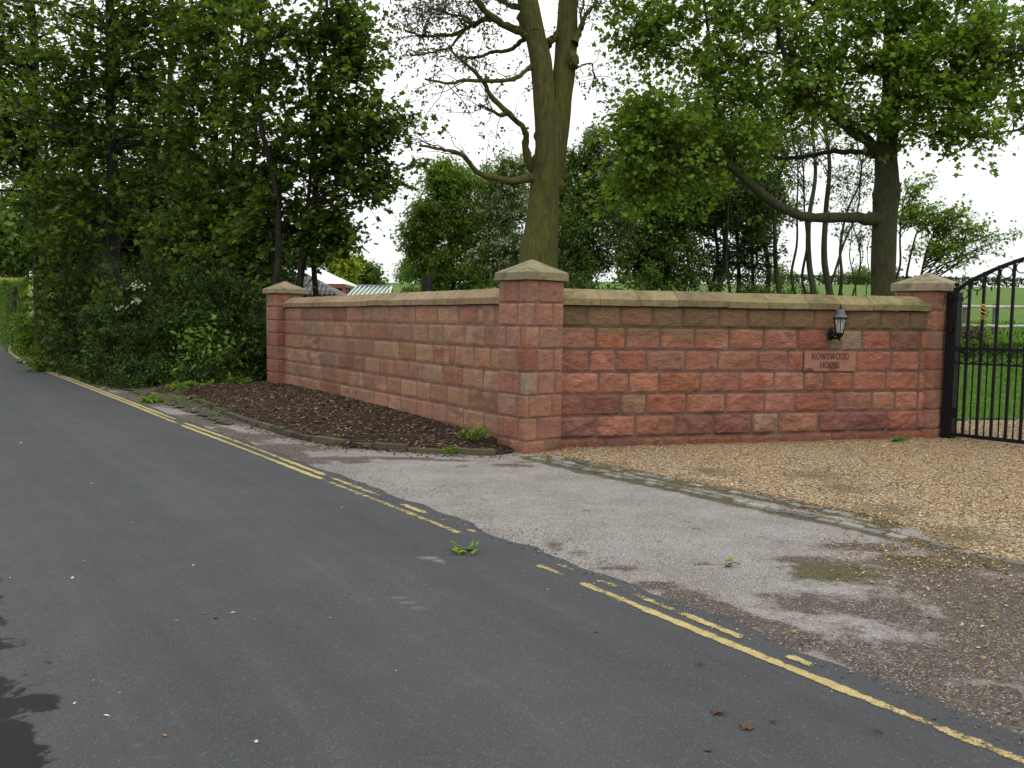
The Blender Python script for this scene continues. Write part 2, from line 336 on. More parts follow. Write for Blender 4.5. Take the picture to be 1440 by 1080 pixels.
wn = n.math('ADD', n.attr('wet'), n.math('SUBTRACT', n.math('MULTIPLY', n.noise(3.6, 9, .66, None, .2), 2.6), 1.36))
wet_f = n.ramp(wn, (.34, 0.), (.46, 1.)); c = n.mix(wet_f, c, n.mix(1., c, (.13, .135, .13), 'MULTIPLY'))
n.l(c, b.inputs['Base Color']); n.l(n.mix(wet_f, (.85,)*3, (.68,)*3), b.inputs['Roughness']); b.inputs['Specular IOR Level'].default_value = .22
n.bump(n.math('ADD', n.noise(300, 3, .7), n.math('MULTIPLY', n.voro(190, None, 'F1', 'Distance'), .7)), b, .9, .004)
tag(build('road', g, m, attrs={'wet': wet, 'pale': pale, 'edge': edge_f, 'lng': np.repeat((np.arange(nn)*.05)[:, None], mm, 1).ravel()}), kind='structure')

# lay-by / forecourt sheet
KERB = [G(*q)[:2] for q in [(270, 562), (300, 575), (340, 592), (396, 611), (444, 623), (481, 631), (535, 634.5), (585, 637), (642, 638.5), (704, 641)]]
SETT = [G(*q)[:2] for q in [(746, 643.7), (828.5, 664), (931, 684), (1018, 703), (1085, 718), (1152, 731), (1214, 744), (1265, 756.7), (1342, 775), (1440, 796), (1600, 832)]]
SETU = [G(*q)[:2] for q in [(777, 643.7), (880, 664), (988, 684.8), (1059.7, 697.6), (1142, 715.6), (1203.6, 726), (1250, 738.7)]]
xs = np.arange(-9, 12, .06); ys = np.arange(-3, 20, .06); v, f = sheet(xs, ys, lambda x, y: 0*x+.002); X, Y = v[:, 0], v[:, 1]
v[:, 2] += fbm(np.stack([X*1.2, Y*1.2, 0*X], 1), 3)*.006
def spots(L_):
    o = np.zeros(len(X))
    for px, py, rx, ry, a in L_:
        c0 = G(px, py); o = np.maximum(o, a*np.exp(-(((X-c0[0])/rx)**2+((Y-c0[1])/ry)**2)))
    return o
dark = spots([(1180, 805, .42, .34, 1.), (1130, 790, .3, .2, .8), (1000, 795, .3, .10, .5), (1300, 800, .45, .35, 1.), (1380, 830, .6, .4, 1.), (1440, 880, .6, .5, 1.1), (1250, 860, .45, .3, .8),
              (1330, 930, .5, .35, .9), (1200, 900, .3, .25, .6), (1420, 1000, .5, .4, .9), (1420, 790, .6, .4, 1.), (1550, 900, 1.2, 1.2, 1.), (920, 825, .22, .12, .9), (1220, 770, .4, .16, .9), (870, 800, .2, .08, .6), (1150, 850, .4, .3, .85), (1100, 840, .3, .16, .7), (780, 650, .3, .10, .9), (1000, 868, .2, .15, .8),
              (1090, 905, .25, .15, .9), (640, 655, .4, .2, .5), (720, 655, .3, .15, .9), (480, 645, .5, .25, .9), (400, 630, .7, .4, 1.), (300, 590, 1.2, .9, 1.), (220, 560, 2, 2, 1.1), (560, 645, .5, .14, .9), (420, 650, .4, .3, .85), (500, 650, .3, .15, .7), (350, 615, .6, .4, 1.), (640, 648, .5, .10, .8)])
de, se = dist_poly(X, Y, EDGE[::10]); dark = np.maximum(dark, .9*np.exp(-((de-.25)/.16)**2)*sstep(-.1, .35, fbm(np.stack([X*1.3, Y*1.3, 0*X+4], 1), 3)+.15)); 
ds, ss = dist_poly(X, Y, SETT); dU, _ = dist_poly(X, Y, SETU); ds = np.minimum(ds, dU); dark = np.maximum(dark, .95*np.exp(-(ds/.16)**2)); dark = np.where(np.hypot(X-9, Y-3) < 5.2, np.maximum(dark, .8), dark)
moss = spots([(1170, 805, .42, .28, 1.), (1300, 790, .4, .25, .9), (1400, 790, .5, .2, .8), (1250, 830, .3, .2, .6), (740, 650, .35, .08, .9), (1380, 850, .4, .2, .6)]); moss = np.maximum(moss, np.exp(-((ds-.06)/.09)**2)*.95)
g = Geo().add(v, f)
m, nt, b, o = mat('worn_tarmac'); n = N(nt)
c = n.ramp(n.noise(90, 5, .75), (.3, (.13, .118, .112)), (.7, (.38, .345, .33)))
c = n.mix(n.ramp(n.noise(1.4, 6, .7), (.4, .7), (.6, 0.)), c, n.mix(1., c, (.66, .63, .60), 'MULTIPLY'))
av = n.voro(130, None, 'F1', 'Color'); sav = n('SeparateColor'); n.l(av, sav.inputs[0]); c = n.mix(n.ramp(sav.outputs[0], (.75, 0.), (.8, .6)), c, (.09, .08, .072)); c = n.mix(n.ramp(sav.outputs[1], (.85, 0.), (.9, .5)), c, (.48, .45, .42))
cv = n.voro(115, None, 'F1', 'Color'); scv = n('SeparateColor'); n.l(cv, scv.inputs[0])
dk = n.mix(scv.outputs[0], (.024, .018, .013), (.125, .10, .082)); dk = n.mix(n.ramp(scv.outputs[1], (.92, 0.), (.94, .9)), dk, (.32, .27, .21))
dn = n.math('ADD', n.attr('dark'), n.math('SUBTRACT', n.math('MULTIPLY', n.noise(3.5, 9, .72), 1.7), .85))
c = n.mix(n.ramp(dn, (.36, 0.), (.62, .93)), c, dk)
mn = n.math('ADD', n.attr('moss'), n.math('SUBTRACT', n.math('MULTIPLY', n.noise(7, 10, .8), 2.4), 1.2))
c = n.mix(n.ramp(mn, (.45, 0.), (.8, .7)), c, n.ramp(n.noise(60, 4), (.35, (.035, .035, .01)), (.65, (.10, .095, .025))))
n.l(c, b.inputs['Base Color']); b.inputs['Roughness'].default_value = .93; b.inputs['Specular IOR Level'].default_value = .2
n.bump(n.math('ADD', n.noise(80, 7, .75), n.voro(75, None, 'F1', 'Distance')), b, .8, .008)
tag(build('pavement', g, m, attrs={'dark': dark, 'moss': moss}), kind='structure')

# yellow lines
m_y, nt, b, o = mat('worn_yellow_paint'); n = N(nt)
c = n.ramp(n.noise(14, 6), (.3, (.33, .255, .10)), (.7, (.47, .375, .165))); c = n.mix(n.ramp(n.noise(120, 5, .7), (.38, .8), (.52, 0.)), c, (.20, .16, .08))
n.l(c, b.inputs['Base Color']); b.inputs['Roughness'].default_value = .75; b.inputs['Specular IOR Level'].default_value = .2
wearn = n.math('SUBTRACT', n.math('ADD', n.math('MULTIPLY', n.noise(13, 9, .85), .85), n.math('MULTIPLY', n.noise(90, 5, .8), .42)), n.attr('wear'))
tr = n('BsdfTransparent'); ms = n('MixShader'); n.l(n.ramp(wearn, (.0, 0.), (.10, 1.)), ms.inputs[0]); n.l(tr.outputs[0], ms.inputs[1]); n.l(b.outputs[0], ms.inputs[2]); n.l(ms.outputs[0], o.inputs[0])
def pline(P, lab, segs, width=.068):
    """segs: (px_from, px_to, wear); px measured along the photo's x at build time gives the real stretch of road"""
    Q = smoothline([np.array(p) for p in P], .03); t = norm(np.gradient(Q, axis=0)); nr = np.stack([-t[:, 1], t[:, 0]], 1)
    pxx = 720+FPX*Q[:, 0]/Q[:, 1]; wearv = np.full(len(Q), 1.5)
    for a, bb, w in segs:
        k = (pxx >= a) & (pxx <= bb); ed = np.minimum(pxx-a, bb-pxx); wearv = np.where(k, w+.20*np.exp(-(ed/5)**2), wearv)
    g = Geo(); lat = np.linspace(-.5, .5, 7); acr2 = lat*width
    j = fbm(np.stack([Q[:, 0]*9, Q[:, 1]*9, 0*Q[:, 0]], 1), 4)*.012
    V = np.stack([np.concatenate([Q+nr*(a+jj*(abs(a)/(width/2)))[:, None] if False else Q+nr*(a+j*np.sign(a))[:, None], np.full((len(Q), 1), 0)], 1) for a, jj in zip(acr2, lat)], 1)
    V[..., 2] = T(V[..., 0], V[..., 1])+ZR+.004
    idx = np.arange(V.shape[0]*7).reshape(-1, 7); F = np.stack([idx[:-1, :-1], idx[:-1, 1:], idx[1:, 1:], idx[1:, :-1]], -1).reshape(-1, 4)
    wearv = wearv+np.where(wearv < 1, .10*sstep(-.2, .3, fbm(np.stack([Q[:, 0]*.9, Q[:, 1]*.9, 0*Q[:, 0]+3], 1), 3)), 0); wv = np.repeat(wearv[:, None], 7, 1)+np.abs(lat)[None]**3*1.2
    g.add(V.reshape(-1, 3), F); keep = (wv.reshape(-1)[F].min(1) < 1.0); g.F[0] = F[keep]
    return build('yellow_line', g, m_y, attrs={'wear': wv.ravel()})
a_ = pline(FAR[1:]+LOW+[np.array((2.6, 2.1)), np.array((5, -1.2))], '', [(-900, 250, .40), (250, 455, .42), (455, 655, .55), (755, 800, .56), (818, 1900, .47)])
tag(a_, kind='structure')
b_ = pline([p+np.array((.02, .02)) for p in FAR[1:]]+UPP, '', [(-900, 250, .42), (250, 460, .45), (460, 540, .55), (560, 604, .50), (618, 632, .56), (655, 674, .56), (785, 815, .54), (843, 878, .50), (892, 962, .54), (962, 1062, .50), (1119, 1164, .50)])
tag(b_, kind='structure')

# ------------------------------------------------------------------ planting bed + kerb
u37 = np.array([math.cos(math.radians(37)), math.sin(math.radians(37))]); v37 = np.array([-u37[1], u37[0]])
PC = G(738, 639)[:2]; PR = G(1308, 618.5)[:2]; PL = np.array([-4.92, 18.15])
WR0 = PC+u37*.50+v37*.08; WR1 = PR+v37*.02+u37*(-.0)
LW0 = PC+v37*.50+u37*.10; LW1 = PL+u37*.12
LW1 = G(400, 433, 1.80)[:2]; LW1 = LW0+(PL+u37*.14-LW0)
KB = np.array(KERB); bedpoly = list(KERB)+[PC+v37*.1, LW0, LW1+np.array([0, 1.]), np.array([-7., 20.5]), np.array([-9, 21.]), np.array([-7.2, 17.2]), np.array([-5.9, 15.6])]
def bedz(x, y):
    d, s = dist_poly(x, y, [np.array([-9.4, 21.3]), np.array([-7.4, 17.4]), np.array([-6.0, 15.7])]+list(KERB))
    h = .075+.10*sstep(.0, 1.0, d)*sstep(10, 15, y)+.03*sstep(0, .6, d)
    h = h*(1-.7*sstep(-.9, -.1, x)*sstep(10.9, 10.3, y)); return h*sstep(-.02, .12, d*1.)*np.where(y > 14.6, sstep(0, .5, d), 1)+fbm(np.stack([x*7, y*7, 0*x], -1), 4)*.022-.004
xs = np.arange(-9.6, .4, .055); ys = np.arange(10.2, 21.5, .055); v, f = sheet(xs, ys, bedz)
k = inpoly(v[:, 0], v[:, 1], bedpoly); f = f[k[f].all(1)]
g = Geo().add(v, f)
M_mulch = simple('dark_mulch', (.018, .012, .009), (.06, .038, .026), 30, .95, 1., .02, .1)
tag(build('planting_bed', g, M_mulch, smooth=False), kind='structure')
def scatter_pts(poly, n, rng):
    P = np.array([q[:2] for q in poly]); lo, hi = P.min(0), P.max(0); out = []
    tot = 0
    while tot < n:
        q = rng.uniform(lo, hi, (n*2, 2)); q = q[inpoly(q[:, 0], q[:, 1], P)]; out.append(q); tot += len(q)
    return np.concatenate(out)[:n]
def chips(g, P, Z, size, rng, thick=.35):
    """flattened irregular octahedra"""
    n = len(P); B = np.array([(1, 0, 0), (-1, 0, 0), (0, 1, 0), (0, -1, 0), (0, 0, 1), (0, 0, -1)], float); F = np.array([(0, 2, 4), (2, 1, 4), (1, 3, 4), (3, 0, 4), (2, 0, 5), (1, 2, 5), (3, 1, 5), (0, 3, 5)])
    sc = np.stack([size*rng.uniform(.6, 1.5, n), size*rng.uniform(.5, 1.1, n), size*thick*rng.uniform(.6, 1.3, n)], 1)
    V = B[None]*sc[:, None, :]*rng.uniform(.7, 1.25, (n, 6, 1)); a = rng.uniform(0, 6.28, n); tl = rng.normal(0, .25, (n, 2))
    V[..., 2] += V[..., 0]*tl[:, :1]+V[..., 1]*tl[:, 1:]
    x = V[..., 0]*np.cos(a)[:, None]-V[..., 1]*np.sin(a)[:, None]; y = V[..., 0]*np.sin(a)[:, None]+V[..., 1]*np.cos(a)[:, None]
    V = np.stack([x+P[:, :1], y+P[:, 1:2], V[..., 2]+Z[:, None]], -1)
    g.add(V.reshape(-1, 3), (F[None]+(np.arange(n)*6)[:, None, None]).reshape(-1, 3))
rng = np.random.RandomState(11)
P = scatter_pts(bedpoly, 15000, rng); g = Geo(); chips(g, P, bedz(P[:, 0], P[:, 1])+.006, rng.uniform(.008, .028, len(P)), rng, .25)
KQ = smoothline(KERB, .05); ii = rng.randint(0, len(KQ), 1500); Pk = KQ[ii]+np.stack([rng.normal(-.02, .10, 1500), -np.abs(rng.normal(.05, .16, 1500))], 1); chips(g, Pk, np.full(1500, .012), rng.uniform(.006, .022, 1500), rng, .25)
M_chip = m_island('bark_chips', (.03, .018, .012), (.06, .036, .024), (.10, .06, .04), (.045, .03, .022), (.17, .105, .065), (.025, .016, .012), (.22, .15, .09), (.07, .045, .03))
tag(build('bark_mulch', g, M_chip), 'dark bark mulch and dead leaves covering the bed below the left wall', 'mulch', kind='stuff')
# kerb stones along the bed
def rough_block(g, c, t, L_, w, h, rng, z0=-.05, attr=None, res=(7, 4, 4)):
    """rounded rough block: c 2d centre, t 2d tangent"""
    nx, ny, nz = res; nr = np.array([-t[1], t[0]])
    def face(A, B, C, D, na, nb):
        a = np.linspace(0, 1, na)[:, None, None]; b = np.linspace(0, 1, nb)[None, :, None]
        return (A*(1-a)*(1-b)+B*a*(1-b)+C*a*b+D*(1-a)*b)
    pts = {}
    for s, q in enumerate([(-1, -1, -1), (1, -1, -1), (1, 1, -1), (-1, 1, -1), (-1, -1, 1), (1, -1, 1), (1, 1, 1), (-1, 1, 1)]): pts[s] = np.array(q, float)
    off = rng.uniform(0, 50)
    for q, na, nb in (((4, 5, 6, 7), nx, ny), ((0, 1, 5, 4), nx, nz), ((1, 2, 6, 5), ny, nz), ((2, 3, 7, 6), nx, nz), ((3, 0, 4, 7), ny, nz)):
        V = face(*[pts[i] for i in q], na, nb).reshape(-1, 3)
        r = np.abs(V).copy(); V2 = V*(1-.07*(np.sort(r, 1)[:, 1:2]**6)*np.array([[.5, 1, 1]])) 
        P3 = np.stack([V2[:, 0]*L_/2, V2[:, 1]*w/2, (V2[:, 2]+1)/2*(h-z0)+z0], 1)
        P3 += (fbm(P3*14+off, 3)[:, None])*np.array([[.006, .010, .010]])
        Wp = np.stack([c[0]+t[0]*P3[:, 0]+nr[0]*P3[:, 1], c[1]+t[1]*P3[:, 0]+nr[1]*P3[:, 1], P3[:, 2]], 1)
        idx = np.arange(na*nb).reshape(na, nb); F = np.stack([idx[:-1, :-1], idx[1:, :-1], idx[1:, 1:], idx[:-1, 1:]], -1).reshape(-1, 4)
        g.add(Wp, F, attr)
g = Geo(); Q = smoothline(KERB, .05); s = 0; dl = np.concatenate([[0], np.cumsum(np.hypot(*np.diff(Q, axis=0).T))])
while s < dl[-1]-.02:
    L_ = min(rng.uniform(.32, .62), max(.14, dl[-1]-s)); c0 = np.array([np.interp(s+L_/2, dl, Q[:, i]) for i in (0, 1)]); c1 = np.array([np.interp(s+L_/2+.05, dl, Q[:, i]) for i in (0, 1)])
    t = norm(c1-c0); a = rng.normal(0, .03); t = np.array([t[0]*math.cos(a)-t[1]*math.sin(a), t[0]*math.sin(a)+t[1]*math.cos(a)])
    rough_block(g, c0, t, L_-.012, rng.uniform(.09, .13), rng.uniform(.055, .095), rng, attr=np.array([*(np.array((.07, .06, .042))*rng.uniform(.6, 1.4)), 1])); s += L_
def m_block(name, moss):
    m, nt, b, o = mat(name); n = N(nt); c = n.attr('col', 'Color')
    c = n.mix(n.ramp(n.noise(25, 6, .7), (.35, .6), (.6, 0.)), c, n.mix(1., c, (.5, .47, .42), 'MULTIPLY'))
    c = n.mix(n.ramp(n.noise(4, 7, .7), (.5, 0.), (.62, moss)), c, (.075, .08, .022))
    n.l(c, b.inputs['Base Color']); b.inputs['Roughness'].default_value = .9; b.inputs['Specular IOR Level'].default_value = .2
    n.bump(n.noise(50, 6, .7), b, .7, .006); return m
tag(build('kerb', g, m_block('mossy_kerb_stone', .75)), kind='structure')
# setts
g = Geo()
for P_, skip in ((SETT, 0), (SETU, 1), (None, 2)):
    if P_ is None: P_ = [a+np.array((.06, .13)) for a in SETT[:3]]
    Q = smoothline(P_, .03); dl = np.concatenate([[0], np.cumsum(np.hypot(*np.diff(Q, axis=0).T))]); s = 0
    while s < dl[-1]-.2:
        L_ = rng.uniform(.13, .22); c0 = np.array([np.interp(s+L_/2, dl, Q[:, i]) for i in (0, 1)]); c1 = np.array([np.interp(s+L_/2+.05, dl, Q[:, i]) for i in (0, 1)])
        t = norm(c1-c0); a = rng.normal(0, .05); t = np.array([t[0]*math.cos(a)-t[1]*math.sin(a), t[0]*math.sin(a)+t[1]*math.cos(a)])
        far = s/dl[-1]; c0 = c0+rng.normal(0, .008, 2)
        if rng.rand() > (.08 if skip == 0 else .2)+(.45 if (skip == 0 and far > .72) else 0):
            rough_block(g, c0, t, L_-.025, rng.uniform(.07, .095), rng.uniform(.012, .026), rng, z0=-.03, attr=np.array([*(np.array((.215, .205, .19))*rng.uniform(.5, 1.4)), 1]), res=(5, 4, 3))
        s += L_
tag(build('sett_edging', g, m_block('granite_sett', .35)), kind='structure')
# ------------------------------------------------------------------ gravel drive
GP = [p+np.array((.05, .06)) for p in SETT[:1]]+[p+np.array((.07, .05)) for p in SETU]+[p+np.array((.03, .03)) for p in SETT[-3:]]+[np.array((7.5, 1.5)), np.array((13., 3.)), np.array((13.5, 12.5)), np.array((11., 15.2)), np.array((8.6, 15.0)), np.array((6.6, 13.9)), PR+u37*.2+v37*.35, WR1+np.array((-.05, .3)), WR0+np.array((0, .25)), PC+u37*.5+v37*.15]
def densify(P, step=.08, amp=.03):
    out = []
    for a, bb in zip(P, P[1:]+P[:1]):
        n_ = max(1, int(np.hypot(*(bb-a))/step))
        for i in range(n_): out.append(a+(bb-a)*i/n_)
    out = np.array(out); nn_ = np.stack([fbm(np.stack([out[:, 0]*3, out[:, 1]*3, 0*out[:, 0]+k*9], 1), 4) for k in (0, 1)], 1)
    return out+nn_*amp*2
gp = densify(GP)
GPL = list(gp)+[gp[0]]
def gz(x, y):
    q = sstep(0, .35, dist_poly(x, y, GPL[::4])[0]); return .006+q*(.014+fbm(np.stack([x*2, y*2, 0*x+2], -1), 3)*.010)
xs = np.arange(0, 13, .06); ys = np.arange(1.4, 15.4, .06); v, f = sheet(xs, ys, gz); k = inpoly(v[:, 0], v[:, 1], gp); f = f[k[f].all(1)]; g = Geo().add(v, f)
X, Y = v[:, 0], v[:, 1]; mossg = np.maximum(np.maximum(0, 1-dist_poly(X, Y, SETU)[0]/.35), .7*np.maximum(0, 1-dist_poly(X, Y, [WR0, WR1])[0]/.15))
for px, py, r_ in [(1190, 690, .4), (850, 655, .35), (1150, 672, .5), (1350, 755, .5), (1000, 665, .4), (1250, 720, .4)]:
    c0 = G(px, py); mossg = np.maximum(mossg, .75*np.exp(-((X-c0[0])**2+(Y-c0[1])**2)/r_**2))
m, nt, b, o = mat('golden_gravel'); n = N(nt); vc = n.voro(62, None, 'F1', 'Color'); sc_ = n('SeparateColor'); n.l(vc, sc_.inputs[0])
c = n.ramp(sc_.outputs[0], (0., (.10, .065, .035)), (.3, (.28, .19, .10)), (.55, (.46, .34, .19)), (.8, (.24, .15, .075)), (.93, (.62, .54, .42)), interp='CONSTANT')
c = n.mix(n.ramp(n.math('ADD', n.attr('moss'), n.math('SUBTRACT', n.noise(6, 7, .7), .5)), (.35, 0.), (.8, .75)), c, (.07, .055, .018))
n.l(c, b.inputs['Base Color']); b.inputs['Roughness'].default_value = .85; n.bump(n.voro(62, None, 'F1', 'Distance'), b, 1., -.02)
tag(build('gravel_drive', g, m, attrs={'moss': mossg}), kind='structure')
rng = np.random.RandomState(21); P = scatter_pts(gp, 70000, rng); P = P[rng.rand(len(P)) < .25+1.6*np.clip(fbm(np.stack([P[:, 0]*1.1, P[:, 1]*1.1, 0*P[:, 0]+6], 1), 3)+.42, 0, 1)*sstep(-.05, .5, dist_poly(P[:, 0], P[:, 1], SETU)[0])]
dn_ = np.hypot(P[:, 0], P[:, 1]); P = P[(P[:, 0]/np.maximum(P[:, 1], .1) < .72)]
g = Geo(); chips(g, P, gz(P[:, 0], P[:, 1])+.003, rng.uniform(.006, .0155, len(P)), rng, .6)
Pe = []
for a in GP[:9]:
    q = a+rng.normal(0, .16, (160, 2)); Pe.append(q)
Pe.append(np.stack([rng.uniform(2.2, 5.5, 2500), rng.uniform(3.0, 6.5, 2500)], 1)); Pe.append(G(1300, 790)[:2]+rng.normal(0, .35, (700, 2)))
ik = rng.randint(0, len(Q), 10) if False else None
Pe = np.concatenate(Pe); chips(g, Pe, np.full(len(Pe), .012), rng.uniform(.004, .012, len(Pe)), rng, .6)
M_gr = m_island('gravel_stones', (0.384, 0.258, 0.115), (0.23, 0.143, 0.061), (0.461, 0.322, 0.156), (0.125, 0.074, 0.037), (0.326, 0.202, 0.082), (0.576, 0.46, 0.295), (0.278, 0.175, 0.082), (0.403, 0.267, 0.115), (0.163, 0.11, 0.07), (0.288, 0.156, 0.074), (0.106, 0.069, 0.041), (0.211, 0.138, 0.07), rough=.7)
tag(build('gravel_stones', g, M_gr), 'loose golden gravel covering the driveway', 'gravel', kind='stuff')
# grit along the road edge
g = Geo(); k_ = (EDGE[:, 1] > 1) & (EDGE[:, 1] < 14); E2 = EDGE[k_]; ii = rng.randint(0, len(E2), 5000); off = rng.gamma(1.6, .16, 5000)
Pq = E2[ii]+nor[k_][ii]*off[:, None]+rng.normal(0, .03, (5000, 2)); kk = fbm(np.stack([Pq[:, 0]*1.5, Pq[:, 1]*1.5, 0*Pq[:, 0]], 1), 3) > -.12; Pq = Pq[kk]
chips(g, Pq, np.full(len(Pq), .013), rng.uniform(.002, .008, len(Pq)), rng, .6)
tag(build('road_grit', g, m_island('grit', (.05, .04, .033), (.11, .085, .07), (.2, .165, .14), (.08, .05, .035), (.3, .25, .2))), 'brown grit and small debris along the edge of the tarmac', 'grit', kind='stuff')
# ------------------------------------------------------------------ stone walls
def proj(P):
    P = np.asarray(P, float)-np.array([0, 0, CH]); f = P@np.array([0, math.cos(PITCH), -math.sin(PITCH)]); u = P@np.array([0, math.sin(PITCH), math.cos(PITCH)]); x = P[..., 0]
    a = FPX*x/f; b = FPX*u/f; c, s = math.cos(ROLL), math.sin(ROLL)
    return 720+a*c+b*s, 540+a*s-b*c
WALLT = .30
WR0 = PC+u37*.545+v37*.14; WR1 = PR+v37*.125+u37*.02
LW0 = PC+v37*.545+u37*.075
def fit_left():
    best = None
    for q in np.linspace(.0, .4, 41):
        p = PL+u37*q; x, y = proj([p[0], p[1], 1.795]); 
        if best is None or abs(x-400) < best[0]: best = (abs(x-400), q)
    return best[1]
LW1 = PL+u37*fit_left()
REDS = [(0.381, 0.163, 0.109), (0.357, 0.145, 0.097), (0.392, 0.181, 0.124), (0.34, 0.136, 0.093), (0.404, 0.189, 0.126), (0.335, 0.152, 0.11), (0.369, 0.157, 0.094), (0.352, 0.166, 0.111)]
BROWN = [(0.247, 0.135, 0.089), (0.226, 0.13, 0.081), (0.273, 0.14, 0.095)]
PURP = [(0.28, 0.127, 0.103), (0.302, 0.14, 0.113), (0.263, 0.118, 0.095)]
LEFTC = [(0.315, 0.173, 0.112), (0.284, 0.153, 0.098), (0.332, 0.188, 0.122), (0.279, 0.146, 0.093), (0.302, 0.164, 0.115), (0.32, 0.164, 0.101), (0.291, 0.171, 0.117), (0.343, 0.209, 0.131), (0.273, 0.133, 0.081), (0.297, 0.186, 0.125), (0.302, 0.155, 0.098)]
PIERC = [(0.359, 0.18, 0.124), (0.337, 0.16, 0.109), (0.37, 0.196, 0.137), (0.319, 0.158, 0.114), (0.353, 0.171, 0.113), (0.319, 0.183, 0.13), (0.33, 0.143, 0.098)]
def stone(g, O, ud, nd, u0, u1, z0, z1, col, buff, rough, rng, cl=False, cr_=False, gap=.0055, res=.019):
    Lw, H = u1-u0, z1-z0; nx = max(5, int(Lw/res)+1); nz = max(5, int(H/res)+1)
    s = np.linspace(0, 1, nx); t = np.linspace(0, 1, nz)
    # extra density at the margins
    s = s-.10*np.sin(2*math.pi*s)/(2*math.pi)*3 if not (cl or cr_) else s; t = t-.10*np.sin(2*math.pi*t)/(2*math.pi)*3
    Sx, Tz = np.meshgrid(s, t); ga, gb = (0 if cl else gap), (0 if cr_ else gap)
    sd_ = rng.uniform(0, 99)
    uu = u0+ga+(Lw-ga-gb)*Sx; zz = z0+gap+(H-2*gap)*Tz
    e = np.minimum(zz-z0-gap, z1-gap-zz)
    if not cl: e = np.minimum(e, uu-u0-gap)
    if not cr_: e = np.minimum(e, u1-gap-uu)
    irr = .006 if rough > .01 else .003
    ed_u = fbm(np.stack([zz*9, Sx*1.5, 0*uu+sd_], -1), 3)*irr*(4*(Sx-.5)**2); ed_z = fbm(np.stack([uu*9, Tz*1.5, 0*uu+sd_+9], -1), 3)*irr*(4*(Tz-.5)**2)
    if not (cl or cr_): uu = uu-np.sign(Sx-.5)*np.abs(ed_u)*1.4
    zz = zz-np.sign(Tz-.5)*np.abs(ed_z)*1.4
    if rough > .01:      # round the corners of the rock-faced blocks
        cx_, cz_ = (Sx-.5)*2, (Tz-.5)*2; k = (np.abs(cx_)*np.abs(cz_))**5*.010; uu = uu-np.sign(cx_)*k; zz = zz-np.sign(cz_)*k
    bev = sstep(0, .028 if rough > .01 else .010, e)
    h = np.full(uu.shape, 9.)
    for _ in range(5 if rough > .01 else 2):
        a, b2 = rng.normal(0, .11 if rough > .01 else .02, 2); h = np.minimum(h, rng.uniform(.5, 1.1)*rough+a*(uu-(u0+u1)/2)+b2*(zz-(z0+z1)/2))
    h = np.maximum(np.clip(h, .15*rough, 1.5*rough)+(fbm(np.stack([uu*9+zz*6, zz*14-uu*8, 0*uu+sd_], -1), 5)+.6*np.abs(fbm(np.stack([uu*16, zz*22-uu*12, 0*uu+sd_+5], -1), 4)))*rough*.95, .0)
    dsp = -.013*(1-bev)+bev*h
    if cl: dsp = dsp*sstep(0, .04, Sx*Lw)
    if cr_: dsp = dsp*sstep(0, .04, (1-Sx)*Lw)
    V = np.stack([O[0]+ud[0]*uu+nd[0]*dsp, O[1]+ud[1]*uu+nd[1]*dsp, zz], -1).reshape(-1, 3)
    idx = np.arange(nx*nz).reshape(nz, nx); F = np.stack([idx[:-1, :-1], idx[:-1, 1:], idx[1:, 1:], idx[1:, :-1]], -1).reshape(-1, 4)
    if ud[0]*nd[1]-ud[1]*nd[0] > 0: F = F[:, ::-1]
    g.add(V, F, np.array([*col, buff]))
def jit(c, rng, a=.10): return np.clip(np.array(c)*rng.uniform(1-a, 1+a)*rng.uniform(.96, 1.04, 3), .02, .8)
# right wall
ur = norm(WR1-WR0); nr = np.array([ur[1], -ur[0]]); LR = float(np.hypot(*(WR1-WR0)))
def px2u(px, z, O, ud, Lmax):
    q = np.linspace(-.3, Lmax+.5, 400); P = np.stack([O[0]+ud[0]*q, O[1]+ud[1]*q, 0*q+z], 1); x, _ = proj(P)
    if x[-1] < x[0]: x, q = x[::-1], q[::-1]
    return float(np.interp(px, x, q))
ZRW = [1.797, 1.524, 1.240, .957, .680, .407, .124, -.06]
JR = [[825.5, 873, 918, 960, 1012, 1051.5, 1102, 1146, 1191, 1238, 1280], [838, 880, 929, 977, 1025.5, 1074.4, 1122, 1165.5, 1183, 1213, 1252, 1295.5],
      [829, 866, 909, 964, 1010, 1066, 1108, 1130, 1203, 1254.5, 1293], [842, 884.5, 926.7, 985.5, 1040.5, 1089, 1131, 1159, 1200, 1246, 1292],
      [820, 873, 909, 965.5, 1020, 1075.5, 1118, 1172.7, 1226.7, 1259, 1291], [837.8, 893, 949, 1003, 1057.8, 1095, 1150.5, 1194, 1247, 1290], [850, 905, 968, 1040, 1100, 1170, 1240]]
rng = np.random.RandomState(7); wr = empty('stone_wall', (*((WR0+WR1)/2), 0)); g = Geo(); plate = None
special = {(0, 0): BROWN[1], (0, 3): BROWN[1], (0, 4): BROWN[0], (0, 6): BROWN[0], (0, 7): BROWN[2], (0, 9): BROWN[1], (0, 10): BROWN[2], (1, 8): (.26, .20, .12), (1, 9): (.34, .245, .18), (4, 2): (.33, .19, .125), (4, 0): (.29, .125, .09),
           (5, 5): (.33, .225, .155), (5, 0): PURP[1], (5, 3): PURP[0], (5, 4): PURP[1], (5, 7): PURP[1], (5, 8): PURP[0], (4, 1): PURP[2], (2, 3): (.30, .155, .115), (1, 11): BROWN[2], (0, 11): (.22, .14, .11)}
bf = {(4, 0): .8, (4, 2): .9, (5, 5): .9, (1, 2): .6, (1, 4): .6, (3, 5): .7, (4, 9): .7, (5, 6): .35, (3, 4): .35, (5, 1): .15, (5, 2): .25}
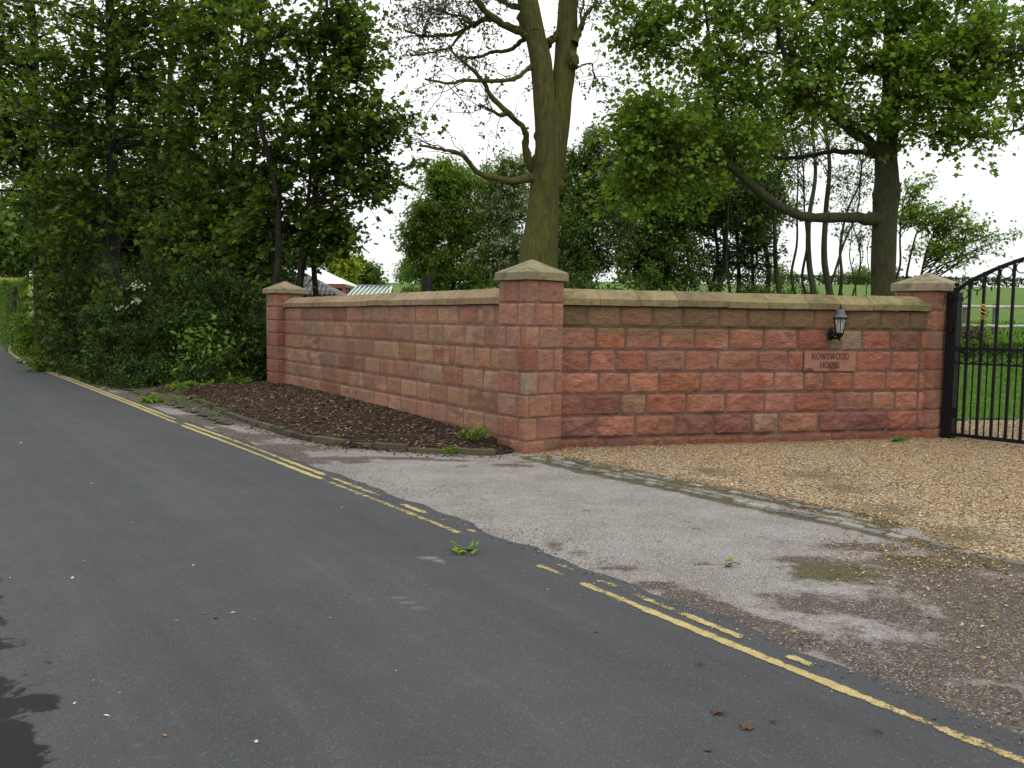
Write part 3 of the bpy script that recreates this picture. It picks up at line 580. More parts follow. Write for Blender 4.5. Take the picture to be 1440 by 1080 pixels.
for r in range(7):
    z1, z0 = ZRW[r], ZRW[r+1]; zm = (z0+z1)/2; us = [-.12]+[px2u(p, zm, WR0, ur, LR) for p in JR[r]]+[LR+.08]
    for k, (a, bb) in enumerate(zip(us[:-1], us[1:])):
        if r == 2 and k == 8: plate = (a, bb, z0, z1); continue
        pal = REDS if r < 5 else REDS+PURP
        stone(g, WR0, ur, nr, a, bb, z0, z1, jit(special.get((r, k), pal[rng.randint(len(pal))]), rng), bf.get((r, k), .0 if rng.rand() > .15 else .4), .036 if r == 5 else (.022 if r != 6 else .014), rng)
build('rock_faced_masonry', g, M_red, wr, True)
def m_mort2():
    m, nt, b, o = mat('algae_stained_mortar'); n = N(nt); sp = n('SeparateXYZ'); n.l(n.coord(), sp.inputs[0]); c = n.ramp(n.noise(7, 5), (.35, (.085, .055, .042)), (.65, (.15, .095, .073)))
    c = n.mix(n.ramp(n.math('MULTIPLY', n.math('ADD', sp.outputs[2], n.math('MULTIPLY', n.noise(2, 4), .4)), .5), (.72, 0.), (.86, .9)), c, (.075, .058, .03)); n.l(c, b.inputs['Base Color']); b.inputs['Roughness'].default_value = .95; n.bump(n.noise(40, 6), b, .5, .01); return m
def wallcore(O, ud, nd, Lw, parent, z=1.79, back=.007, mm_=None):
    g = Geo(); nv = np.array([*nd, 0.]); box(g, [*(O+ud*Lw/2-nd*(back+(WALLT-back)/2)), z/2-.05], np.array([*ud, 0])*(Lw/2), -nv*((WALLT-back)/2), [0, 0, z/2+.05])
    return build('mortar_core', g, mm_ or M_mortar, parent)
wallcore(WR0-ur*.12, ur, nr, LR+.2, wr, back=.010, mm_=m_mort2())
def coping(O, ud, nd, us, parent, m, rng, zb=1.797, zf=1.883, zr=2.0):
    g = Geo(); pr = [(.055, zb), (.058, zf-.008), (.050, zf), (-WALLT/2+.03, zr-.004), (-WALLT/2, zr), (-WALLT/2-.03, zr-.004), (-WALLT-.05, zf), (-WALLT-.055, zf-.01), (-WALLT-.055, zb)]
    for a, bb in zip(us[:-1], us[1:]):
        a2, b2 = a+.003, bb-.003; n_ = max(3, int((b2-a2)/.05)); q = np.linspace(a2, b2, n_); dz = rng.normal(0, .0025); c = np.array([1, 1, 1])*rng.uniform(.82, 1.14)*rng.uniform(.95, 1.05, 3)
        V = np.stack([np.stack([O[0]+ud[0]*q+nd[0]*(p+fbm(np.stack([q*6, q*0+p*9, q*0], 1), 3)*.004), O[1]+ud[1]*q+nd[1]*p, z+dz+fbm(np.stack([q*7, q*0+z*5, q*0+p], 1), 3)*.004], 1) for p, z in pr], 1)
        k = len(pr); idx = np.arange(n_*k).reshape(n_, k); F = np.stack([idx[:-1], idx[1:], np.roll(idx[1:], -1, 1), np.roll(idx[:-1], -1, 1)], -1).reshape(-1, 4)
        g.add(V.reshape(-1, 3), F, np.array([*c, 1])); g.add(V[0], np.arange(k)[None], np.array([*c, 1])); g.add(V[-1], np.arange(k)[None, ::-1], np.array([*c, 1]))
    return build('coping', g, m, parent)
us = [-.1]+[px2u(p, 1.9, WR0, ur, LR) for p in (842, 898, 952, 1021, 1078, 1135.5, 1180, 1224.5)]+[LR+.25]
coping(WR0, ur, nr, us, wr, M_cop_green, rng)
tag(wr, 'red rock-faced sandstone wall with mossy green coping, carrying the lantern and name plate', 'wall')
# left wall
ul = norm(LW1-LW0); nl = np.array([-ul[1], ul[0]]); nl = nl if nl[1] < 0 else -nl; LL = float(np.hypot(*(LW1-LW0)))
JL = [[423, 449, 468, 487, 510, 522.5, 549, 569, 584, 615, 644.6, 670, 694.6], [427.5, 457.5, 478, 495, 517.5, 534, 551.6, 579, 601, 623, 653, 681], [425, 449, 488, 525, 561, 584, 609, 631.5, 639.5, 666, 689, 705],
      [416, 431, 449, 476, 496.7, 513, 533, 554, 574.7, 594, 622, 650, 679, 703], [418, 437, 453, 471.7, 490, 510, 524, 543, 563, 586, 605, 629, 659, 688], [425, 450, 478, 502, 525, 545, 563, 586, 607, 628, 651, 680, 702], [430, 470, 520, 560, 610, 650, 690]]
wl_ = empty('stone_wall', (*((LW0+LW1)/2), 0)); g = Geo(); rng = np.random.RandomState(17)
for r in range(7):
    z1, z0 = ZRW[r]+.002, ZRW[r+1]+.002; zm = (z0+z1)/2; us = sorted([-.12]+[px2u(p, zm, LW0, ul, LL) for p in JL[r]]+[LL+.05]); us = [u for i, u in enumerate(us) if i == 0 or u-us[i-1] > .07]
    for k, (a, bb) in enumerate(zip(us[:-1], us[1:])):
        stone(g, LW0, ul, nl, a, bb, z0, z1, jit(LEFTC[rng.randint(len(LEFTC))], rng, .16), (.95 if rng.rand() < .2 else (.5 if rng.rand() < .4 else 0)), .0055, rng, res=.035, gap=.005)
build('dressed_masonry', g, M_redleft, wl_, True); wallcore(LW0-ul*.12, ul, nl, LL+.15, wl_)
us = list(np.cumsum([-.1]+list(rng.uniform(.55, .95, 30)))); us = [u for u in us if u < LL-.3]+[LL+.3]
coping(LW0, ul, nl, us, wl_, M_cop_pink, rng)
tag(wl_, 'left hand brownish red sandstone wall with pinkish coping running back behind the mulch bed', 'wall')
# piers
def pier(PCn, w, rows, JA, JB, capz, capov, apexz, label, mcap, seed, caph=.10):
    rng = np.random.RandomState(seed); root = empty('stone_pier', (*(PCn+(u37+v37)*w/2), 0)); g = Geo()
    for r in range(len(rows)-1):
        z1, z0 = rows[r], rows[r+1]; ja, jb = JA[r % len(JA)], JB[r % len(JB)]; cc = jit(PIERC[rng.randint(len(PIERC))], rng); low = r >= len(rows)-2
        pal = PIERC if not low else BROWN
        for (O, ud, nd, js, near) in ((PCn, u37, -v37, ja, 1), (PCn, v37, -u37, jb, 1), (PCn+v37*w, u37, v37, [.5], 0), (PCn+u37*w, v37, u37, [.5], 0)):
            us = [0]+[j*w for j in js]+[w]
            for k, (a, bb) in enumerate(zip(us[:-1], us[1:])):
                c = cc if (k == 0 and near) else jit(pal[rng.randint(len(pal))], rng)
                if r == 4 and near and k == 0 and seed == 31: c = np.array((.36, .27, .19))
                stone(g, O, ud, nd, a, bb, z0, z1, c, .7 if rng.rand() < .12 else 0, .0065, rng, cl=(k == 0), cr_=(k == len(us)-2), gap=.004, res=.022)
    build('dressed_masonry', g, M_pier, root, True)
    g = Geo(); c = PCn+(u37+v37)*w/2; box(g, [*c, rows[0]/2-.03], [*(u37*(w/2-.008)), 0], [*(v37*(w/2-.008)), 0], [0, 0, rows[0]/2+.02]); build('mortar_core', g, M_mortar, root)
    g = Geo(); h = w/2+capov; n_ = 9; q = np.linspace(-1, 1, n_)
    ring = lambda hh, z: [np.array([*(c+u37*a*hh+v37*bb*hh), z]) for a, bb in [(t, -1) for t in q[:-1]]+[(1, t) for t in q[:-1]]+[(-t, 1) for t in q[:-1]]+[(-1, -t) for t in q[:-1]]]
    lv = [(h-.02, capz), (h, capz+.004), (h+.001, capz+caph*.5), (h, capz+caph-.008), (h-.008, capz+caph)]+[(h-.008-(h-.008)*t, capz+caph+(apexz-capz-caph)*t) for t in (.2, .4, .6, .8, .97)]
    V = np.concatenate([np.array(ring(*l)) for l in lv]); V += (fbm(V*6+seed, 3)*.005)[:, None]; m_ = 4*(n_-1); idx = np.arange(len(V)).reshape(-1, m_)
    F = np.stack([idx[:-1], np.roll(idx[:-1], -1, 1), np.roll(idx[1:], -1, 1), idx[1:]], -1).reshape(-1, 4); at_ = np.array([1, 1, 1, 1.])
    g.add(V, F, at_); g.add(V[-m_:], np.arange(m_)[None], at_); g.add(V[:m_], np.arange(m_)[None, ::-1], at_)
    build('pyramid_cap', g, mcap, root); tag(root, label, 'gate pier' if 'gate' in label else 'pier', 'square sandstone piers with pyramid caps'); return root
ZP = [2.078, 1.807, 1.525, 1.256, .979, .703, .426, .15, -.06]
JA = [[.32], [.22, .72], [.35], [.28, .76], [.33, .8], [.1, .73], [.33], [.55]]; JB = [[.3, .75], [.35], [.22, .73], [.33], [.22, .45], [.3], [.25, .8], [.6]]
pier(PC, .56, ZP, JA, JB, 2.076, .042, 2.34, 'tall red sandstone pier at the corner where the two walls meet', M_cap_mossy, 31)
JA2 = [[.35], [.7], [.4], [.65], [.3], [.72], [.45], [.6]]
pier(PR, .60, [2.085]+ZP[1:], JA2, JA2[::-1], 2.083, .055, 2.36, 'red sandstone gate pier at the right end of the wall, beside the gate', M_cap, 32, .115)
pier(PL, .58, [2.09]+ZP[1:], JA2[::-1], JA2, 2.088, .06, 2.355, 'smaller looking sandstone pier at the far left end of the wall, by the trees', M_cap, 33)
# name plate
a, bb, z0, z1 = plate
def wp(u, z, off=0.): p = WR0+ur*u+nr*off; return np.array([p[0], p[1], z])
def V3(d): return np.array([*d, 0.])
np_ = empty('name_plate', wp((a+bb)/2, z0)); g = Geo()
box(g, wp((a+bb)/2, (z0+z1)/2, .002), V3(ur)*((bb-a)/2-.006), V3(nr)*.012, [0, 0, (z1-z0)/2-.007])
m, nt, b, o = mat('smooth_sawn_sandstone'); n = N(nt); c = n.ramp(n.noise(6, 6, .6), (.35, (.24, .105, .07)), (.65, (.285, .13, .088)))
def stain(n, c, P, rx, rz, k=1.):
    tcn = n('TexCoord'); vm = n('VectorMath', operation='SUBTRACT'); n.l(tcn.outputs['Object'], vm.inputs[0]); vm.inputs[1].default_value = P
    v2 = n('VectorMath', operation='MULTIPLY'); n.l(vm.outputs[0], v2.inputs[0]); v2.inputs[1].default_value = (1/rx, 1/rx, 1/rz); ln = n('VectorMath', operation='LENGTH'); n.l(v2.outputs[0], ln.inputs[0])
    f = n.math('ADD', ln.outputs['Value'], n.math('SUBTRACT', n.math('MULTIPLY', n.noise(18, 5, .7), 1.), .5)); return n.mix(n.ramp(f, (.7, k), (1.1, 0.)), c, (.085, .03, .022))
Pm = wp((a+bb)/2, z0)
s1 = wp(a+(bb-a)*.56, z0+.06)-Pm; s2 = wp(a+(bb-a)*.10, z0+.01)-Pm; c = stain(n, c, s1, .10, .075, .7); c = stain(n, c, s2, .09, .05)
n.l(c, b.inputs['Base Color']); b.inputs['Roughness'].default_value = .85; n.bump(n.noise(60, 6), b, .4, .003)
build('slab', g, m, np_)
GL = {'R': [((0, 0), (0, 1)), ((0, 1), (.42, 1)), ((.42, 1), (.6, .88)), ((.6, .88), (.6, .64)), ((.6, .64), (.42, .5)), ((.42, .5), (0, .5)), ((.26, .5), (.64, 0))], 'O': [((.08, .2), (.08, .8)), ((.08, .8), (.3, 1)), ((.3, 1), (.5, 1)), ((.5, 1), (.72, .8)), ((.72, .8), (.72, .2)), ((.72, .2), (.5, 0)), ((.5, 0), (.3, 0)), ((.3, 0), (.08, .2))],
      'W': [((0, 1), (.22, 0)), ((.22, 0), (.45, .9)), ((.45, .9), (.68, 0)), ((.68, 0), (.9, 1))], 'S': [((.55, .82), (.42, 1)), ((.42, 1), (.2, 1)), ((.2, 1), (.06, .8)), ((.06, .8), (.15, .58)), ((.15, .58), (.48, .42)), ((.48, .42), (.58, .22)), ((.58, .22), (.42, 0)), ((.42, 0), (.15, 0)), ((.15, 0), (.04, .2))],
      'D': [((0, 0), (0, 1)), ((0, 1), (.4, 1)), ((.4, 1), (.65, .75)), ((.65, .75), (.65, .25)), ((.65, .25), (.4, 0)), ((.4, 0), (0, 0))], 'H': [((0, 0), (0, 1)), ((.62, 0), (.62, 1)), ((0, .5), (.62, .5))], 'U': [((.04, 1), (.04, .25)), ((.04, .25), (.2, 0)), ((.2, 0), (.45, 0)), ((.45, 0), (.6, .25)), ((.6, .25), (.6, 1))],
      'E': [((0, 0), (0, 1)), ((0, 1), (.52, 1)), ((0, .5), (.42, .5)), ((0, 0), (.54, 0))]}
SER = {'R': [(0, 0), (0, 1), (.65, 0)], 'W': [(0, 1), (.45, .95), (.9, 1)], 'D': [], 'H': [(0, 0), (0, 1), (.62, 0), (.62, 1)], 'U': [(.04, 1), (.6, 1)], 'E': [], 'O': [], 'S': []}
WID = {'R': .68, 'O': .8, 'W': .92, 'S': .62, 'D': .72, 'H': .68, 'U': .68, 'E': .58}
g = Geo()
def word(w, uc, zb, h):
    tw = sum(WID[ch]+.2 for ch in w)*h-.2*h; u = uc-tw/2
    for ch in w:
        for (p, q) in GL[ch]:
            P = wp(u+p[0]*h, zb+p[1]*h, .0148); Q = wp(u+q[0]*h, zb+q[1]*h, .0148); d = Q-P; Ln = np.linalg.norm(d); d = d/Ln; thick = .0085 if abs(d[2]) > .6 else .0072
            sd2 = np.cross(d, V3(nr)); box(g, (P+Q)/2, d*(Ln/2+.003), sd2*thick*.9, V3(nr)*.0008)
        for p in SER[ch]: box(g, wp(u+p[0]*h, zb+p[1]*h, .0152), V3(ur)*.016, V3(nr)*.0008, [0, 0, .0035])
        u += (WID[ch]+.2)*h
hl = (z1-z0)*.27; word('ROWSWOOD', a+(bb-a)*.50, z0+(z1-z0)*.60, hl*.98); word('HOUSE', a+(bb-a)*.50, z0+(z1-z0)*.20, hl*.94)
build('lettering', g, simple('dark_cut_lettering', (.06, .03, .022), (.10, .05, .035), 40, .9, 0), np_)
tag(np_, 'smooth sandstone name plate reading ROWSWOOD HOUSE set in the wall below the lantern', 'sign')
# ------------------------------------------------------------------ lantern
lu = px2u(1167, 1.47, WR0, ur, LR); lan = empty('wall_lantern', wp(lu, 1.40, .02)); tip = .17
g = Geo(); pl = [(0.0, .0), (.055, .002), (.06, .008), (.05, .018), (.022, .028), (.001, .03)]; ctr = wp(lu, 1.462, .02); n3 = V3(nr); u3 = V3(ur); z3 = np.array([0, 0, 1.])
A_ = np.linspace(0, 2*math.pi, 24, endpoint=False); Vp = np.concatenate([ctr+n3*q+np.outer(np.cos(A_)*r*.85, u3)+np.outer(np.sin(A_)*r*1.35, z3) for r, q in pl]); idx = np.arange(len(Vp)).reshape(-1, 24)
g.add(Vp, np.stack([idx[:-1], np.roll(idx[:-1], -1, 1), np.roll(idx[1:], -1, 1), idx[1:]], -1).reshape(-1, 4)); build('wall_plate', g, M_black, lan, True)
lc = wp(lu, 0, .02+tip)+u3*.01
g = Geo(); pth = catmull([ctr+n3*.02, ctr+n3*.07-z3*.045, ctr+n3*.13-z3*.05, np.array([lc[0], lc[1], 1.43])], 14); tubes(g, pth, np.linspace(.016, .014, 14), 10)
sc = catmull([ctr+n3*.02+z3*.03, ctr+n3*.08+z3*.03, ctr+n3*.10-z3*.0, ctr+n3*.07-z3*.02], 12); tubes(g, sc, np.full(12, .008), 8)
build('scroll_arm', g, M_black, lan, True)
g = Geo(); lathe(g, [lc[0], lc[1], 0], [(.001, 1.372), (.010, 1.378), (.006, 1.392), (.014, 1.402), (.012, 1.42), (.03, 1.43), (.046, 1.452), (.052, 1.472), (.052, 1.480), (.001, 1.481)], 18); build('base_cup', g, M_black, lan, True)
g = Geo(); lathe(g, [lc[0], lc[1], 0], [(.088, 1.682), (.098, 1.687), (.098, 1.697), (.088, 1.704), (.070, 1.735), (.062, 1.760), (.052, 1.782), (.03, 1.795), (.014, 1.80)], 18); build('roof', g, simple('weathered_black_roof', (.02, .022, .026), (.05, .055, .06), 15, .35, .1, .002, .5), lan, True)
g = Geo(); lathe(g, [lc[0], lc[1], 0], [(.014, 1.80), (.008, 1.808), (.014, 1.82), (.013, 1.832), (.006, 1.84), (.005, 1.86), (.001, 1.875)], 10); build('finial', g, M_black, lan, True)
g = Geo()
for k in range(6):
    a_ = k*math.pi/3+.3; d_ = np.array([math.cos(a_), math.sin(a_), 0]); rodg(g, [lc[0]+d_[0]*.050, lc[1]+d_[1]*.050, 1.474], [lc[0]+d_[0]*.088, lc[1]+d_[1]*.088, 1.69], .0055, 6)
for z, r in ((1.482, .052), (1.676, .086)):
    A2 = np.linspace(0, 2*math.pi, 19); tubes(g, np.stack([lc[0]+r*np.cos(A2), lc[1]+r*np.sin(A2), 0*A2+z], 1), np.full(19, .005), 6)
build('cage', g, M_black, lan, True)
m_gl, nt, b, o = mat('lantern_glass'); b.inputs['Base Color'].default_value = (.85, .88, .88, 1); b.inputs['Transmission Weight'].default_value = .85; b.inputs['Roughness'].default_value = .12; b.inputs['IOR'].default_value = 1.2
g = Geo(); a6 = [(math.cos(k*math.pi/3+.3), math.sin(k*math.pi/3+.3)) for k in range(6)]
Vg = [[lc[0]+c_*r, lc[1]+s_*r, z] for r, z in ((.048, 1.482), (.084, 1.682)) for c_, s_ in a6]; g.add(Vg, [(k, (k+1) % 6, 6+(k+1) % 6, 6+k) for k in range(6)]); build('glass', g, m_gl, lan)
g = Geo(); lathe(g, [lc[0], lc[1], 0], [(.012, 1.481), (.014, 1.53), (.022, 1.55), (.030, 1.585), (.024, 1.615), (.001, 1.63)], 12); mb = simple('white_bulb', (.42, .42, .40), (.5, .5, .48), 5, .3, 0); build('bulb', g, mb, lan, True)
tag(lan, 'black metal carriage lantern with glass sides fixed to the wall above the name plate', 'lamp')
# ------------------------------------------------------------------ gate post and gate
gp_ = empty('gate_post', (*(PR+u37*.28-v37*.12), 0)); g = Geo(); pc = PR+u37*.27-v37*.115
box(g, [*pc, 1.015], [*(u37*.072), 0], [*(v37*.072), 0], [0, 0, 1.035]); build('post', g, M_black, gp_)
g = Geo(); box(g, [*pc, 2.055], [*(u37*.078), 0], [*(v37*.078), 0], [0, 0, .006]); build('cap', g, M_black, gp_)
for z in (1.55, 2.0):
    g = Geo(); box(g, [*(pc-u37*.095), z], [*(u37*.022), 0], [*(v37*.03), 0], [0, 0, .035]); build('bracket', g, M_black, gp_)
tag(gp_, 'thick square black steel post standing against the right gate pier', 'post')
gd = norm(np.array([.62, -.785])); g0 = np.array([6.155, 12.12]); gt = empty('iron_gate', (*g0, .03)); gn = np.array([gd[1], -gd[0]])
def gpnt(s, z, off=0.): p = g0+gd*s+gn*off; return np.array([p[0], p[1], z])
ARC = [(0, 2.09), (.177, 2.215), (.37, 2.31), (.555, 2.39), (.74, 2.455), (.925, 2.51), (1.3, 2.60), (1.7, 2.655), (1.95, 2.67)]
arcz = lambda s: float(np.interp(s, *zip(*ARC)))
LG = 1.93; g = Geo()
def gbar(g, a, bb, hw, hd):
    a = np.asarray(a, float); bb = np.asarray(bb, float); d = bb-a; Ln = np.linalg.norm(d); d = d/Ln; n3_ = V3(gn); box(g, (a+bb)/2, d*Ln/2, np.cross(d, n3_)*hw, n3_*hd)
gbar(g, gpnt(0, .06), gpnt(0, 2.13), .032, .032); gbar(g, gpnt(LG, .06), gpnt(LG, 2.70), .03, .03)
for z, h in ((.085, .025), (1.085, .014), (1.29, .022)): gbar(g, gpnt(.03, z), gpnt(LG-.03, z), h, .018)
AP = catmull([gpnt(s, z) for s, z in ARC], 40)
for p, q in zip(AP[:-1], AP[1:]): gbar(g, p, q+(q-p)*.05, .024, .018)
build('frame', g, M_black, gt)
g = Geo(); lathe(g, gpnt(0, 2.13), [(.01, 0), (.01, .012), (.028, .025), (.034, .045), (.026, .066), (.001, .075)], 12); build('ball_finial', g, M_black, gt, True)
sp_ = .1855; nb = 10
for k in range(nb):
    s = .177+k*sp_
    if s > LG-.08: break
    g = Geo(); gbar(g, gpnt(s, .10), gpnt(s, arcz(s)+.03), .0165, .0165)
    bo = build('bar', g, M_black, gt); g = Geo(); ps = gpnt(s, arcz(s)+.02)
    lathe(g, ps, [(.012, 0), (.022, .02), (.012, .035), (.024, .05), (.018, .07), (.022, .08), (.009, .13), (.001, .175)], 8); build('spear_finial', g, M_black, bo, True)
for k in range(nb):
    s = .085+k*sp_
    if s > LG-.06: break
    g = Geo(); n_ = 60; zz = np.linspace(.10, 1.36, n_); tw = np.where((zz < 1.02), zz*55, 0)
    sq = np.array([(1, 1), (-1, 1), (-1, -1), (1, -1)])*.0085; V = []
    for z, t in zip(zz, tw):
        for a, b2 in sq: V.append(gpnt(s+a*math.cos(t)-b2*math.sin(t), z, a*math.sin(t)+b2*math.cos(t)))
    idx = np.arange(n_*4).reshape(n_, 4); g.add(V, np.stack([idx[:-1], np.roll(idx[:-1], -1, 1), np.roll(idx[1:], -1, 1), idx[1:]], -1).reshape(-1, 4))
    tb = build('twisted_bar', g, M_black, gt); g = Geo(); lathe(g, gpnt(s, 1.355), [(.009, 0), (.017, .015), (.009, .03), (.018, .045), (.013, .06), (.006, .10), (.001, .135)], 8); build('spear_finial', g, M_black, tb, True)
    for zc, r_ in ((1.182, .079), (arcz(s)-.105, .072)):
        g = Geo(); A2 = np.linspace(0, 2*math.pi, 29); P_ = np.array([gpnt(s+r_*math.cos(q), zc+r_*math.sin(q)) for q in A2]); tubes(g, P_, np.full(29, .0075), 6); build('ring', g, M_black, gt, True)
s = .177+sp_; g = Geo()
for j in range(4):
    q = np.linspace(0, 1, 16); an = j*math.pi/2+q*math.pi*1.6; rr_ = .052*np.sin(q*math.pi)**.8+.014
    P_ = np.array([gpnt(s+r*math.cos(a), 1.70+.17*t, r*math.sin(a)) for r, a, t in zip(rr_, an, q)]); tubes(g, P_, np.full(16, .0075), 6)
for z in (1.69, 1.87): lathe(g, gpnt(s, z), [(.018, 0), (.026, .01), (.026, .02), (.018, .03)], 10)
build('twisted_basket', g, M_gold, gt, True)
for z in (.22, 1.98):
    g = Geo(); gbar(g, gpnt(-.01, z-.05), gpnt(-.01, z+.05), .045, .02); pb = pc-v37*.03; box(g, [*((g0+pc)/2), z], [*((g0-pc)/2), 0], [*(gn*.012), 0], [0, 0, .02]); build('hinge', g, M_black, gt)
g = Geo(); gbar(g, gpnt(.05, .32), gpnt(.05, .46), .03, .03); build('latch_box', g, M_black, gt)
tag(gt, 'black wrought iron gate with curved top, spear finials and a gold basket twist', 'gate')
# ------------------------------------------------------------------ vegetation
def tmpl_maple():
    o = [(0, 0), (.32, -.02), (.26, .22), (.62, .42), (.34, .56), (.22, .66), (0, 1.05), (-.22, .66), (-.34, .56), (-.62, .42), (-.26, .22), (-.32, -.02)]
    V = [(0, .38, .04)]+[(x, y, -.16*(x*x+max(0, y-.5)**2)*1.2) for x, y in o]; F = [(0, 1+i, 1+(i+1) % 12) for i in range(12)]; return np.array(V), np.array(F)
def tmpl_oval(): return np.array([(0, 0, 0), (.26, .3, .05), (.24, .68, .04), (0, 1, -.10), (-.24, .68, .04), (-.26, .3, .05), (0, .5, -.03)]), np.array([(6, 0, 1), (6, 1, 2), (6, 2, 3), (6, 3, 4), (6, 4, 5), (6, 5, 0)])
def tmpl_quad(): return np.array([(0, 0, 0), (.34, .45, .07), (0, 1, -.05), (-.34, .45, .07)]), np.array([(0, 1, 2), (0, 2, 3)])
def tmpl_sprig():     # three small leaves in one island-free spray
    V = []; F = []; b = tmpl_quad()
    for k, (a, s) in enumerate(((0, 1.), (1.1, .8), (-1.1, .8))):
        v = b[0]*s; V.append(np.stack([v[:, 0]*math.cos(a)-v[:, 1]*math.sin(a), v[:, 0]*math.sin(a)+v[:, 1]*math.cos(a), v[:, 2]], 1)); F.append(b[1]+4*k)
    return np.concatenate(V), np.concatenate(F)
TM = dict(maple=tmpl_maple(), oval=tmpl_oval(), quad=tmpl_quad(), sprig=tmpl_sprig())
def leaves(g, P, D, size, tm, rng, up=1.0, tilt=.55, droop=.35):
    """P (n,3) base, D (n,3) heading"""
    V0, F0 = TM[tm]; n = len(P)
    if n == 0: return
    d = norm(D+rng.normal(0, .55, (n, 3))-np.array([0, 0, droop])); nn_ = norm(np.array([0, 0, up])+rng.normal(0, tilt, (n, 3)))
    x = norm(np.cross(d, nn_)); nz_ = np.cross(x, d); s = (size*(.38+1.0*rng.rand(n)**1.1))[:, None, None]
    V = P[:, None, :]+s*(V0[None, :, 0:1]*x[:, None]+V0[None, :, 1:2]*d[:, None]+V0[None, :, 2:3]*nz_[:, None])
    g.add(V.reshape(-1, 3), (F0[None]+(np.arange(n)*len(V0))[:, None, None]).reshape(-1, 3))
def rdir(rng, n, up=0.):
    v = rng.normal(0, 1, (n, 3)); v[:, 2] += up; return norm(v)
def branches(trunk, trad, targets, rng, up=.35, wander=.10, n=9, pen=.9):
    """a curved branch from the best trunk point to each target"""
    Tn = len(trunk); d = targets[:, None, :]-trunk[None]; hd = np.hypot(d[..., 0], d[..., 1]); dist = np.linalg.norm(d, axis=-1)
    cost = dist+pen*np.abs(d[..., 2]-hd*up*1.2)+rng.uniform(0, .8, dist.shape); k = cost.argmin(1); Sx = trunk[k]; r0 = trad[k]
    dl = np.linalg.norm(targets-Sx, axis=1); t = np.linspace(0, 1, n)[None, :, None]
    C = Sx+(targets-Sx)*.45+np.array([0, 0, 1.])*(dl*up*.35)[:, None]+rng.normal(0, 1, Sx.shape)*(dl*wander)[:, None]
    P = Sx[:, None]*(1-t)**2+2*C[:, None]*t*(1-t)+targets[:, None]*t**2
    w = rng.normal(0, 1, P.shape)*(dl*wander*.16)[:, None, None]; w[:, 0] = 0; w[:, -1] = 0; P = P+w
    rb = np.minimum(r0*.75, .008+dl*.011); R = rb[:, None]*(1-np.linspace(0, 1, n)[None]*.82); return P, R, dl
def side_twigs(P, R, m, rng, Lr=(.3, .8), tmin=.3, n=4, up=.15, spread=.9):
    """m twigs off each path"""
    B, N_, _ = P.shape; t = tmin+(1-tmin)*rng.rand(B, m)**.8; f = t*(N_-1); i = np.minimum(f.astype(int), N_-2); f = (f-i)[..., None]; b = np.arange(B)[:, None]
    S0 = P[b, i]*(1-f)+P[b, i+1]*f; tg = norm(P[b, i+1]-P[b, i]); v = rng.normal(0, 1, S0.shape); v[..., 2] = v[..., 2]*.6+up
    D = norm(tg*.7+norm(v)*spread); Ln = rng.uniform(*Lr, (B, m)); s = np.linspace(0, 1, n)[None, None, :, None]
    D2 = norm(D+rng.normal(0, .3, D.shape)); Q = S0[:, :, None]+(D[:, :, None]*s*(1-s*.5)+D2[:, :, None]*s*s*.5)*Ln[..., None, None]
    rr_ = np.minimum(R[b, i]*.6, .004+Ln*.006); RR = rr_[..., None]*(1-.75*np.linspace(0, 1, n)); return Q.reshape(B*m, n, 3), RR.reshape(B*m, n)
def leaf_on(g, Q, per, size, tm, rng, tmin=.15, spread=.05, **k):
    B, n, _ = Q.shape; t = tmin+(1-tmin)*rng.rand(B, per); f = t*(n-1); i = np.minimum(f.astype(int), n-2); f = (f-i)[..., None]; b = np.arange(B)[:, None]
    P = Q[b, i]*(1-f)+Q[b, i+1]*f; D = norm(Q[b, i+1]-Q[b, i]); D = norm(D*.6+rdir(rng, B*per).reshape(B, per, 3)); P = P+rng.normal(0, spread, P.shape)
    leaves(g, P.reshape(-1, 3), D.reshape(-1, 3), size, tm, rng, **k)
def blob_pts(blobs, rng, dr=None):
    out = []
    for px, py, d, rx, rz, n in blobs:
        c = at(px, py, d); a = rx*d/FPX; bz = rz*d/FPX; q = norm(rng.normal(0, 1, (n, 3)))*(rng.rand(n, 1)**(1/2.2)); dd = dr if dr else max(a, bz)*.8
        out.append(c+q*np.array([a, dd, bz]))
    return np.concatenate(out)
def trunk_mesh(g, pts, radii, rng, sides=20, n=60, flare=0., rough=.06, seed=0):
    P = catmull(pts, n); q = np.linspace(0, 1, len(radii)); R = np.interp(np.linspace(0, 1, n), q, radii); R = R*(1+flare*np.exp(-np.linspace(0, 1, n)*n*.12))
    a = np.arange(sides)*2*math.pi/sides; zz = P[:, 2]
    W_ = fbm(np.stack([np.cos(a)[None]*1.6+0*zz[:, None], np.sin(a)[None]*1.6+0*zz[:, None], (zz*1.1)[:, None]+0*a[None]+seed], -1), 4)*rough*2.2
    tubes(g, P, R, sides, wob=W_[None]); return P, R
BK = dict(dark=m_bark('dark_bark', (.018, .016, .013), (.05, .043, .034)), moss=m_bark('mossy_oak_bark', (.035, .031, .014), (.12, .11, .04), (.105, .108, .022)), grey=m_bark('grey_green_bark', (.034, .031, .022), (.085, .074, .05), (.06, .065, .026)))
